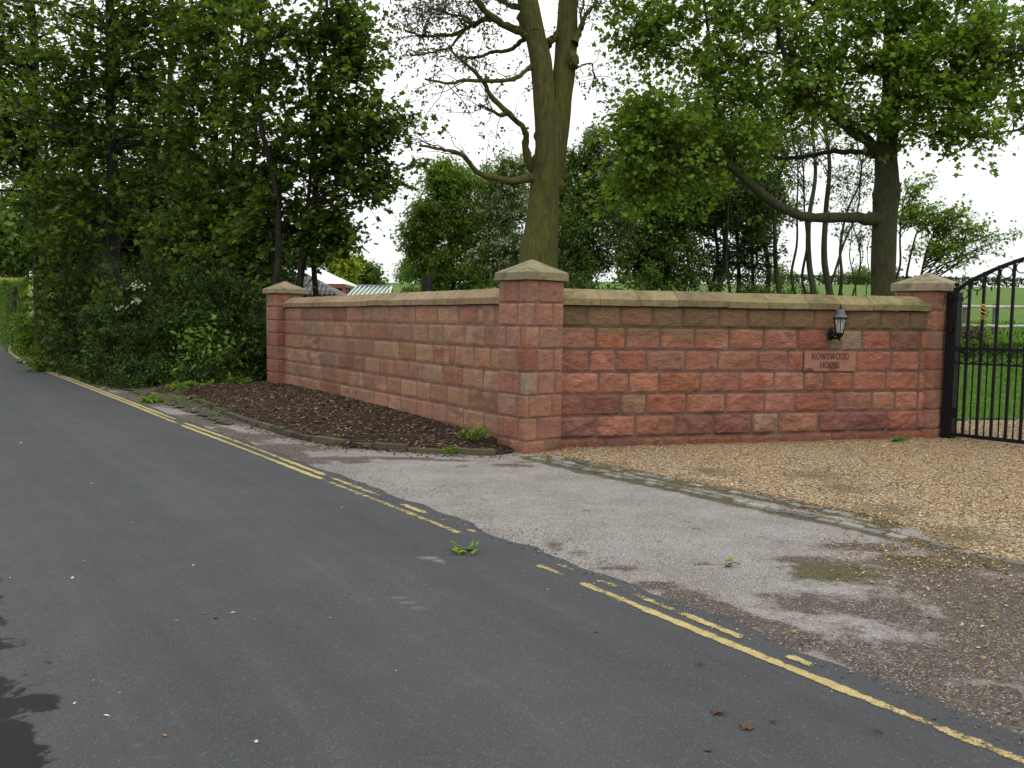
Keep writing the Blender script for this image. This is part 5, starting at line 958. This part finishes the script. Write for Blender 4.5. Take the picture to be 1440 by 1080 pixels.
# ---- background trees and shrubs behind the walls
GB = 'trees and bushes behind the garden wall'
tree('hazel_tree', 'bright fresh green bushy tree left of the forked oak', 'tree', [stick(640, 0, 24, 260, .08, .03, -10, seed=1), stick(665, 0, 24.2, 240, .08, .03, 10, seed=2), stick(620, 0, 24, 290, .06, .02, -20, seed=3)],
     [(630, 275, 23.8, 56, 42, 56), (660, 300, 24, 66, 56, 60), (612, 330, 24, 48, 56, 50), (690, 330, 24, 60, 70, 60), (640, 380, 23.8, 74, 34, 60), (710, 262, 24.3, 44, 36, 34), (625, 245, 24, 34, 20, 18), (590, 350, 24, 22, 40, 18)], LF['bright'], BK['dark'], 91, .085, 'quad', twigs=11, per=14, twl=(.25, .6), group=GB)
shrub('pale green rounded bush at the left foot of the bright tree', 585, 22.5, .75, 2.55, LF['bright'], 92, .07, n=60, group=GB)
tree('hawthorn_tree', 'white blossomed hawthorn just left of the forked oak trunk', 'tree', [stick(700, 0, 21.5, 250, .07, .03, 5)], [(700, 280, 21.3, 40, 50, 40), (690, 360, 21, 34, 40, 34), (725, 320, 21.5, 34, 80, 44), (720, 240, 21.6, 40, 22, 20)], LF['mid'], BK['dark'], 93, .06, 'quad', twigs=11, per=12, twl=(.2, .5), flower=(.30, .055), group=GB)
tree('hawthorn_tree', 'tall dark hawthorn dusted with white blossom right of the forked oak trunk', 'tree', [stick(815, 0, 23, 240, .08, .03, 5)], [(825, 250, 22.8, 50, 50, 50), (840, 330, 22.8, 66, 56, 70), (800, 350, 22.5, 40, 60, 50), (870, 270, 23, 50, 50, 44), (840, 200, 23, 40, 30, 20)], LF['mid'], BK['dark'], 94, .07, 'quad', twigs=11, per=12, twl=(.25, .55), flower=(.07, .05), group=GB)
shrub('dark holly like bush directly behind the right wall next to the corner pier', 840, 17.5, 1.5, 2.75, LF['mid'], 95, .075, 'oval', n=130, group=GB)
tree('elder_tree', 'dense dark tree behind the left half of the right wall', 'tree', [stick(930, 0, 25, 250, .09, .04, 10, seed=1), stick(960, 0, 25.5, 240, .07, .03, 10, seed=2)], [(890, 330, 24.5, 50, 56, 56), (940, 290, 25, 66, 56, 66), (930, 370, 25, 66, 40, 55), (900, 240, 25, 50, 46, 40), (980, 250, 25, 50, 46, 40)], LF['mid'], BK['dark'], 96, .10, 'quad', twigs=11, per=12, twl=(.3, .7), group=GB)
tree('elder_tree', 'dark open tree with thin black stems behind the middle of the right wall', 'tree', [stick(1000, 0, 26, 250, .07, .03, 10, seed=1), stick(1040, 0, 26.5, 230, .08, .03, -10, seed=2), stick(1018, 0, 25, 240, .05, .03, 14, seed=3), stick(1056, 0, 27, 250, .06, .03, 4, seed=6)], [(1000, 290, 26, 56, 50, 50), (1050, 280, 26, 50, 50, 46), (1010, 370, 26.5, 60, 30, 30), (1070, 350, 26, 34, 44, 26), (970, 270, 26, 40, 40, 24)], LF['dark'], BK['dark'], 97, .10, 'quad', twigs=10, per=11, twl=(.3, .7), group=GB)
for i, (sts, bl, lab) in enumerate([([(1100, 26, 150, .085, -14), (1126, 26.4, 190, .05, -12)], [(1090, 200, 26, 44, 50, 26), (1110, 280, 26, 30, 40, 12), (1070, 150, 26, 40, 40, 14)], 'slim bare stemmed tree left of the stem cluster behind the right wall'),
                                  ([(1142, 25.5, 120, .10, 6), (1156, 25.8, 100, .11, 10), (1166, 26, 200, .06, 40), (1150, 25.5, 190, .05, -26), (1160, 25.4, 190, .045, 60)], [(1150, 160, 25.6, 56, 60, 46), (1195, 230, 25.6, 34, 50, 26), (1130, 230, 25.6, 34, 50, 18)], 'cluster of thin grey trunks forming one many stemmed tree behind the wall lantern'),
                                  ([(1195, 27, 270, .035, 14), (1205, 27, 300, .03, -8), (1188, 27, 320, .025, -14), (1214, 27, 330, .025, 10)], [(1205, 330, 27, 30, 44, 18), (1195, 270, 27, 28, 40, 14)], 'spindly sapling with sparse leaves just left of the maple trunk')]):
    tree('young_ash_tree', lab, 'tree', [stick(x, 0, d, y1, r, r*.3, ln, seed=j+i*7, wob=.12) for j, (x, d, y1, r, ln) in enumerate(sts)], bl, LF['mid'], BK['grey'], 100+i, .085, 'quad', twigs=8, per=5, twl=(.3, .9), group=GB, up=.9, pen=1.6)
tree('field_maple_tree', 'small leaning tree with feathery leaves above the right gate pier', 'tree', [stick(1262, 0, 22, 330, .05, .02, 26, seed=1), stick(1266, 0, 22, 320, .04, .02, 50, seed=2), stick(1258, 0, 22.3, 300, .04, .02, 10, seed=3)],
     [(1290, 300, 22, 34, 26, 18), (1340, 310, 22, 50, 26, 22), (1400, 320, 22, 34, 16, 10), (1320, 355, 22, 50, 18, 14), (1380, 350, 22, 30, 16, 6), (1300, 260, 22, 24, 20, 6)], LF['oak'], BK['dark'], 111, .085, 'quad', twigs=9, per=9, twl=(.25, .6), group=GB, up=.5)
tree('ornamental_tree', 'yellow leaved tree beside the white glazed roof', 'tree', [stick(482, 0, 48, 380, .1, .05, 0)], [(480, 380, 48, 22, 22, 50), (470, 360, 48, 16, 14, 20)], LF['yellow'], BK['dark'], 112, .17, 'quad', twigs=10, per=12, group=GB)
tree('garden_tree', 'round green tree right of the yellow one beyond the glasshouse', 'tree', [stick(515, 0, 58, 390, .15, .06, 0)], [(512, 392, 58, 26, 20, 60), (500, 376, 58, 14, 12, 16), (530, 402, 59, 14, 8, 12)], LF['mid'], BK['dark'], 113, .2, 'quad', twigs=10, per=12, group=GB)
tree('elder_tree', 'tall mid green tree filling the gap behind the long low maple limb', 'tree', [stick(1010, 0, 29, 200, .12, .05, 10, seed=1), stick(1075, 0, 30, 200, .10, .04, -10, seed=2)], [(960, 190, 29, 60, 60, 50), (1040, 220, 29.5, 70, 60, 60), (1080, 290, 30, 50, 50, 34), (990, 290, 29, 60, 50, 44), (900, 190, 28.5, 50, 50, 30)], LF['mid'], BK['dark'], 98, .13, 'quad', twigs=10, per=11, twl=(.35, .9), group=GB)
tree('elder_tree', 'low spreading tree filling the gap between the forked oak and the white blossomed tree', 'tree', [stick(790, 0, 26, 260, .09, .04, 4, seed=1)], [(790, 300, 26, 40, 60, 44), (780, 250, 26, 30, 40, 20), (800, 370, 25.5, 44, 40, 40)], LF['mid'], BK['dark'], 99, .11, 'quad', twigs=10, per=11, twl=(.3, .7), group=GB)
for px, d, hw, h, lab, lf in ((900, 21, 1.3, 2.6, 'shaded bush behind the right wall, a third of the way along', 'mid'), (985, 22, 1.3, 2.3, 'shaded bush behind the middle of the right wall', 'dark'), (1055, 23.5, 1.1, 2.3, 'low dark bush left of the grey stem cluster', 'dark'), (790, 18.5, 1.1, 3.0, 'dark bush just right of the forked oak trunk', 'dark'), (690, 19, 1.1, 2.3, 'leafy bush left of the forked oak trunk behind the wall', 'mid'), (1110, 28, 1.2, 2.3, 'distant low bush seen between the slim bare trunks', 'mid')):
    shrub(lab, px, d, hw, h, LF[lf], 400+px, .09, n=80, group=GB)
st = empty('tree_stump', (*at(601, 500, 20.5)[:2], 0)); g = Geo(); P = np.array([[at(597, 500, 20.5)[0], 20.5, -.1], at(599, 430, 20.5), at(600, 405, 20.5), at(603, 387, 20.5)]); rng = np.random.RandomState(5); trunk_mesh(g, P, [.14, .13, .12, .11], rng, 14, 30, .2, .08)
lathe(g, at(603, 387, 20.5)-np.array([0, 0, .01]), [(.11, 0), (.10, .02), (.001, .03)], 14); build('cut_trunk', g, BK['dark'], st, True); tag(st, 'leaning cut off tree trunk standing behind the left wall', 'stump')
# ---- house, glasshouse
hs = empty('garden_house', (*at(445, 500, 38)[:2], 0))
def prism(g, P0, ud, vd, Lu, prof, attr=None):
    """profile (v,z) polygon extruded along ud"""
    k = len(prof); V = []
    for s in (0, Lu):
        for v_, z in prof: V.append([P0[0]+ud[0]*s+vd[0]*v_, P0[1]+ud[1]*s+vd[1]*v_, z])
    g.add(V, [tuple((i, (i+1) % k, k+(i+1) % k, k+i)) for i in range(k)]); g.add(V[:k], [tuple(range(k))][::1]); g.add(V[k:], [tuple(range(k))[::-1]])
m_brick = simple('red_brick', (.16, .055, .035), (.26, .09, .06), 14, .9, .3)
def m_tile_():
    m, nt, b, o = mat('grey_pantiles'); n = N(nt); w = n('TexWave', wave_type='BANDS', bands_direction='X'); w.inputs['Scale'].default_value = 1.6; n.l(n.coord(), w.inputs[0]); w2 = n('TexWave', wave_type='BANDS', bands_direction='Z'); w2.inputs['Scale'].default_value = 1.3; n.l(n.coord(), w2.inputs[0])
    c = n.mix(n.ramp(w2.outputs[1], (.2, .7), (.6, 0.)), n.ramp(w.outputs[1], (.1, (.05, .045, .042)), (.8, (.17, .15, .14))), (.03, .028, .028)); n.l(c, b.inputs['Base Color']); b.inputs['Roughness'].default_value = .8; n.bump(w.outputs[1], b, 1., .05); return m
ex = np.array([1., 0]); ey = np.array([0, 1.])
# tiled lean roof (front left) : ridge high at left, sloping down to the right
rA = at(474, 413, 36); rB = at(430, 384, 37.4); x0, z0 = rA[0], rA[2]; xw, zw = rB[0]-2.2, rB[2]
def slab4(g, P, th=.08):
    P = np.array(P, float); Q = P-np.array([0, 0, th]); g.add(np.concatenate([P, Q]), [(0, 1, 2, 3), (7, 6, 5, 4), (0, 4, 5, 1), (1, 5, 6, 2), (2, 6, 7, 3), (3, 7, 4, 0)])
g = Geo(); slab4(g, [[xw, 36, z0], [x0, 36, z0], [rB[0], 37.4, rB[2]], [xw, 37.4, rB[2]]]); slab4(g, [[x0, 36, z0], [x0, 38.8, z0], [rB[0], 37.4, rB[2]], [rB[0], 37.4, rB[2]-.001]]); slab4(g, [[x0, 38.8, z0], [xw, 38.8, z0], [xw, 37.4, rB[2]], [rB[0], 37.4, rB[2]]]); build('tiled_roof', g, m_tile_(), hs)
g = Geo(); box(g, [(x0+xw)/2, 37.4, z0/2-.12], [(x0-xw)/2-.2, 0, 0], [0, 1.2, 0], [0, 0, z0/2]); build('wall', g, m_brick, hs)
# glazed conservatory behind, white roof
cA = at(487, 399, 42); cB = at(449, 377, 43.8); g = Geo(); m_wr = simple('white_glazed_roof', (.74, .76, .78), (.88, .9, .9), 3, .25, 0)
xl = cB[0]-2.6; slab4(g, [[xl, 42, cA[2]], [cA[0], 42, cA[2]], [cB[0], 43.8, cB[2]], [xl, 43.8, cB[2]]], .06); slab4(g, [[cA[0], 42, cA[2]], [cA[0], 45.6, cA[2]], [cB[0], 43.8, cB[2]], [cB[0], 43.8, cB[2]-.001]], .06)
cr2 = build('conservatory_roof', g, m_wr, hs); g = Geo()
for k in range(9):
    xk = cA[0]-.02-k*.55; t = 1.0 if xk < cB[0] else (cA[0]-xk)/(cA[0]-cB[0]); A3 = np.array([xk, 42, cA[2]+.02]); B3 = np.array([xk, 42+1.8*t, cA[2]+(cB[2]-cA[2])*t+.02])
    if t > .05: box(g, (A3+B3)/2, (B3-A3)/2, [.03, 0, 0], [0, 0, .025])
A3 = np.array([cA[0], 42, cA[2]+.02]); B3 = np.array([cB[0], 43.8, cB[2]+.02]); box(g, (A3+B3)/2, (B3-A3)/2, [.035, 0, 0], [0, 0, .03])
build('glazing_bar', g, simple('pale_frame', (.36, .33, .31), (.45, .42, .40), 5, .5, 0), cr2)
m_fr = simple('reddish_timber', (.22, .075, .05), (.30, .11, .08), 8, .6, .1)
g = Geo()
for y in (42., 42.7, 43.4): box(g, [cA[0]-.12, y, cA[2]/2], [.07, 0, 0], [0, .07, 0], [0, 0, cA[2]/2])
box(g, [cA[0]-.12, 42.7, cA[2]-.09], [.09, 0, 0], [0, .8, 0], [0, 0, .08]); box(g, [cA[0]-2.2, 42., cA[2]-.10], [2.1, 0, 0], [0, .08, 0], [0, 0, .09])
for k in range(4): box(g, [cA[0]-1.2-k*1.1, 42., cA[2]/2], [.05, 0, 0], [0, .06, 0], [0, 0, cA[2]/2])
build('timber_frame', g, m_fr, hs)
m_gd, nt, b, o = mat('dark_window_glass'); b.inputs['Base Color'].default_value = (.03, .04, .04, 1); b.inputs['Roughness'].default_value = .08
g = Geo(); box(g, [cA[0]-2.2, 42.1, cA[2]/2], [2.0, 0, 0], [0, .01, 0], [0, 0, cA[2]/2-.2]); box(g, [cA[0]-.16, 42.7, cA[2]/2], [.01, 0, 0], [0, .7, 0], [0, 0, cA[2]/2-.2]); build('window', g, m_gd, hs)
tag(hs, 'low brick house with tiled roof and white glazed conservatory behind the left wall', 'house')
gh = empty('glasshouse', (*at(520, 500, 34)[:2], 0)); gA = at(545, 413, 34); gB = at(532, 403.5, 34); gC = at(490, 413.5, 34); m_al = simple('aluminium_bar', (.55, .57, .58), (.7, .72, .72), 6, .4, 0, metal=.6)
m_pg, nt, b, o = mat('greenhouse_glass'); b.inputs['Base Color'].default_value = (.55, .68, .70, 1); b.inputs['Roughness'].default_value = .05; b.inputs['Transmission Weight'].default_value = .8; b.inputs['IOR'].default_value = 1.3
rz_, ez = gB[2]+.05, gA[2]-.35; g = Geo(); x1 = gA[0]+.25; xr = gB[0]-.1; x0 = xr-(x1-xr); 
g1 = Geo(); Y0, Y1 = 33., 37.5
# ridge runs left-right so that the sloping bars face the road
rxa, rxb = gC[0]+.35, gB[0]; eya, eyb = 33.2, 35.8; ym = 34.5; ex0, ex1 = gC[0]-.1, gA[0]+.1
for t in np.linspace(0, 1, 9):
    x = ex0+(ex1-.35-ex0)*t; xt = x+.35
    box(g, (np.array([x, eya, ez])+np.array([xt, ym, rz_]))/2, (np.array([xt, ym, rz_])-np.array([x, eya, ez]))/2, [.018, 0, 0], [0, 0, .02]); box(g, (np.array([x, eyb, ez])+np.array([xt, ym, rz_]))/2, (np.array([xt, ym, rz_])-np.array([x, eyb, ez]))/2, [.018, 0, 0], [0, 0, .02])
    box(g, [x, eya, ez/2], [.018, 0, 0], [0, .018, 0], [0, 0, ez/2])
box(g, [(ex0+ex1)/2+.17, ym, rz_+.02], [(ex1-ex0)/2-.17, 0, 0], [0, .03, 0], [0, 0, .03]); box(g, [(ex0+ex1)/2, eya, ez], [(ex1-ex0)/2, 0, 0], [0, .03, 0], [0, 0, .03])
for y in (eya, eyb): box(g, (np.array([ex1, y, ez])+np.array([ex1-.0, ym, rz_]))/2, (np.array([ex1, ym, rz_])-np.array([ex1, y, ez]))/2, [.02, 0, 0], [0, 0, .03])
build('frame', g, m_al, gh); g = Geo(); g.add([[ex0, eya, ez-.03], [ex1, eya, ez-.03], [ex1, ym, rz_-.03], [ex0+.35, ym, rz_-.03], [ex1, eyb, ez-.03], [ex0, eyb, ez-.03]], [(0, 1, 2, 3), (3, 2, 4, 5)]); g.add([[ex0, eya+.01, 0], [ex1, eya+.01, 0], [ex1, eya+.01, ez-.03], [ex0, eya+.01, ez-.03]], [(0, 1, 2, 3)]); build('glass', g, m_pg, gh)
tag(gh, 'small aluminium framed glasshouse whose roof shows above the left wall', 'greenhouse')
# ---- lawn, rail fence
g = Geo(); lp = densify([np.array(q) for q in [(6.3, 14.2), (9.3, 14.9), (13, 12.6), (34., 13.), (34, 26.), (5.5, 26.), (5.2, 15.)]], .3, .06); xs = np.arange(5, 34, .25); ys = np.arange(12.4, 26.2, .2); v, f = sheet(xs, ys, T, .03); k = inpoly(v[:, 0], v[:, 1], lp); f = f[k[f].all(1)]; g.add(v, f)
tag(build('lawn', g, simple('lawn_turf', (.04, .095, .014), (.075, .15, .024), 3, .95, .6, .03, .1)), kind='structure')
rng = np.random.RandomState(9); Pp = scatter_pts([np.array(q) for q in [(6.6, 14.3), (9.4, 15), (12.6, 14.4), (17, 25.), (9.5, 25.)]], 26000, rng); n_ = len(Pp); hh = rng.uniform(.035, .085, n_)*(1+.012*(Pp[:, 1]-14)**2*.1); a_ = rng.uniform(0, 6.28, n_); z0 = T(Pp[:, 0], Pp[:, 1])+.03; w_ = .007*(1+(Pp[:, 1]-14)*.05)
V = np.stack([np.stack([Pp[:, 0]-np.cos(a_)*w_, Pp[:, 1]-np.sin(a_)*w_, z0], 1), np.stack([Pp[:, 0]+np.cos(a_)*w_, Pp[:, 1]+np.sin(a_)*w_, z0], 1), np.stack([Pp[:, 0]+rng.normal(0, .02, n_), Pp[:, 1]+rng.normal(0, .02, n_), z0+hh], 1)], 1); g = Geo().add(V.reshape(-1, 3), np.arange(n_*3).reshape(-1, 3))
tag(build('grass', g, LF['grass']), 'bright green mown grass of the lawn behind the gate', 'grass', kind='stuff')
rng = np.random.RandomState(12); n_ = 9000; xx = rng.uniform(-2, 26, n_); yy = rng.uniform(25, 44, n_); k = xx > -2+(yy-25)*.1; xx, yy = xx[k], yy[k]; g = Geo(); z0 = T(xx, yy)-.03
P = np.stack([xx, yy, z0], 1); leaves(g, P, np.tile([0, 0, 2.5], (len(P), 1)).astype(float), .22, 'quad', rng, tilt=.9, droop=0); tag(build('meadow_grass', g, LF['grass']), 'long meadow grass in the field beyond the rail fence', 'grass', kind='stuff')
fn = empty('rail_fence', (*at(1395, 460, 26.6)[:2], float(T(14.5, 26.6)))); m_fw = simple('weathered_pale_timber', (.36, .33, .28), (.52, .49, .43), 9, .85, .4); m_fp = simple('dark_weathered_post', (.10, .09, .07), (.2, .175, .14), 9, .9, .4)
y0_ = 26.6; xa, xb = at(1340, 460, y0_)[0]-1.5, at(1440, 460, y0_)[0]+6; ZT, ZM = at(1360, 431, y0_)[2], at(1360, 458.5, y0_)[2]
for z in (ZT, ZM):
    g = Geo(); P = np.stack([np.linspace(xa, xb, 24), np.full(24, y0_-.08), z+np.linspace(0, .0, 24)+rng.normal(0, .012, 24)], 1); tubes(g, P, np.full(24, .052), 6); build('rail', g, m_fw, fn, True)
for px in (1311, 1357, 1399, 1445, 1500, 1560):
    x = at(px, 460, y0_)[0]; g = Geo(); z_ = float(T(x, y0_)); box(g, [x, y0_, (z_-.3+ZT+.10)/2], [.065, 0, 0], [0, .06, 0], [0, 0, (ZT+.10-z_+.3)/2]); build('post', g, m_fp, fn)
tag(fn, 'pale two rail timber fence at the foot of the field behind the gate', 'fence')
shrub('dry brown leafed shrub against the rail fence just inside the gate', 1352, 24.4, .75, 1.0, m_leaf('dry_leaf', (.06, .05, .025), (.11, .09, .04), (.16, .14, .06), .2), 121, .07, n=50, group=None)
# ---- weeds, fallen sprigs, leaves on the ground
def weed(px, py, r, h, label, mt_, seed, leaf=.05, n=26, name='weed', cat='weed', tm='oval', z=0.):
    rng = np.random.RandomState(seed); c = G(px, py, z); root = empty(name, c); g = Geo(); gw = Geo(); a = rng.uniform(0, 6.28, n); rr_ = rng.uniform(.2, 1, n)*r
    tip = np.stack([c[0]+np.cos(a)*rr_, c[1]+np.sin(a)*rr_, c[2]+h*rng.uniform(.3, 1, n)], 1); P = np.stack([np.tile(c, (n, 1)), (c+tip)/2+np.array([0, 0, h*.25]), tip], 1); tubes(gw, P, np.full((n, 3), .0025), 3)
    leaf_on(g, P, 4, leaf, tm, rng, tmin=.5, spread=.008, tilt=.4); build('stalk', gw, mt_, root); build('foliage', g, mt_, root); tag(root, label, cat, None)
weed(805, 628, .16, .10, 'small weed tuft at the foot of the corner pier on the gravel side', LF['oak'], 1)
weed(1264, 623, .13, .09, 'green weed growing at the foot of the right wall near the gate pier', LF['bright'], 2)
weed(668, 620, .22, .16, 'leafy weed in the mulch near the corner pier', LF['oak'], 3, .06, z=.1)
weed(632, 636, .12, .08, 'little weed growing against the kerb stones', LF['oak'], 4, .04, z=.05)
weed(1010, 622, .06, .04, 'tiny seedling on the gravel below the middle of the right wall', LF['bright'], 14, .03, 10)
weed(214, 566, .18, .10, 'broad leaved weed beside the yellow lines under the thicket', LF['bright'], 5, .12, 22)
weed(270, 556, .5, .30, 'clump of broad leaved weeds on the verge before the thicket', LF['oak'], 6, .13, 40)
weed(330, 552, .5, .4, 'nettle clump at the end of the mulch bed beside the far pier', LF['oak'], 7, .10, 50)
def sprig(px, py, r, n, label, mt_, seed, leaf=.07, z=.012):
    rng = np.random.RandomState(seed); c = G(px, py, z); root = empty('fallen_sprig', c); g = Geo(); gw = Geo(); a = rng.uniform(0, 6.28, n); q = np.sqrt(rng.rand(n)); P = np.stack([c[0]+np.cos(a)*q*r*1.25, c[1]+np.sin(a)*q*r*.8, c[2]+.006+rng.rand(n)*.035], 1)
    leaves(g, P, np.stack([np.cos(a), np.sin(a), 0*a+.1], 1), leaf, 'maple', rng, tilt=.35, droop=.05); st_ = catmull([[c[0]-r*1.5, c[1], c[2]+.006], [c[0], c[1]+.01, c[2]+.016], [c[0]+r, c[1]-.02, c[2]+.01]], 8); tubes(gw, st_, np.full(8, .003), 5); build('stem', gw, BK['dark'], root); build('leaves', g, mt_, root); tag(root, label, 'sprig')
sprig(655, 776, .065, 16, 'green leafy sprig lying on the road by the broken yellow lines', LF['bright'], 1, .062); sprig(1033, 795, .03, 6, 'small green sprig lying on the pale forecourt', LF['bright'], 2, .05)
rng = np.random.RandomState(77); g = Geo(); pts = np.array([G(*q)[:2] for q in [(118, 792), (102, 816), (272, 798), (249, 876), (286, 866), (303, 872), (328, 865), (361, 1048), (30, 624), (129, 682), (186, 737), (168, 735), (14, 816), (770, 832), (835, 824), (472, 714), (480, 716), (150, 1011)]]+[G(rng.uniform(60, 1300), rng.uniform(640, 1070))[:2] for _ in range(24)])
chips(g, pts, np.full(len(pts), .016), np.where(np.arange(len(pts)) < 18, .012, .006), rng, .25); tag(build('petals', g, m_island('petal', (.45, .43, .38), (.25, .23, .18), (.5, .48, .44), rough=.8)), 'tiny pale petals and flecks scattered over the tarmac', 'petals', kind='stuff')
g = Geo()
for i in range(34):
    u_ = rng.rand(); c0 = G(600+u_*820, rng.uniform(655, 720)+u_*rng.uniform(60, 200)); a_ = rng.uniform(0, 6.28); L_ = rng.uniform(.02, .09); d3 = np.array([math.cos(a_), math.sin(a_), 0]); rodg(g, c0-d3*L_/2+[0, 0, .017], c0+d3*L_/2+[0, 0, .017], .0018, 4)
tag(build('twig_debris', g, BK['dark']), 'small dark twigs and stalks littering the forecourt and road edge', 'twigs', kind='stuff')
m_or = simple('orange_leaf', (.35, .09, .02), (.5, .16, .03), 60, .7, 0); m_br = simple('brown_leaf', (.05, .03, .018), (.09, .05, .03), 60, .8, 0)
FL = [(233, 1035, .026, m_or, 'small orange leaf on the road at the bottom left'), (1003, 997, .03, m_br, 'curled brown leaf near the yellow line'), (1088, 1010, .028, m_br, 'dark leaf on the road at the bottom right'), (1058, 1024, .024, m_br, 'dark twisted leaf beside another dark leaf, bottom right'), (997, 1056, .03, m_br, 'dark leaf at the bottom edge of the road'), (491, 834, .03, LF['bright'], 'small green leaf alone in the middle of the road'),
      (988, 930, .022, m_br, 'little brown leaf between sprig and yellow line'), (1242, 1028, .02, m_br, 'brown speck of leaf near the bottom right corner'), (188, 681, .045, LF['mid'], 'flat green leaf on the far left part of the road'), (838, 888, .018, LF['bright'], 'tiny green leaf right of the road middle'), (1045, 949, .018, LF['yellow'], 'tiny yellow leaf just below the yellow line'), (1115, 888, .02, LF['yellow'], 'tiny yellow leaf on the gravelly forecourt edge'), (783, 777, .03, LF['mid'], 'flat green leaf at the edge of the pale forecourt')]
for i, (px, py, r, m_, lab) in enumerate(FL):
    rng = np.random.RandomState(200+i); g = Geo(); c = G(px, py, .018); leaves(g, c[None], rdir(rng, 1)*np.array([[1, 1, 0]]), r*2, 'maple' if i % 2 else 'oval', rng, tilt=.2, droop=0); o_ = build('fallen_leaf', g, m_); tag(o_, lab, 'leaf', 'fallen leaves on the road')
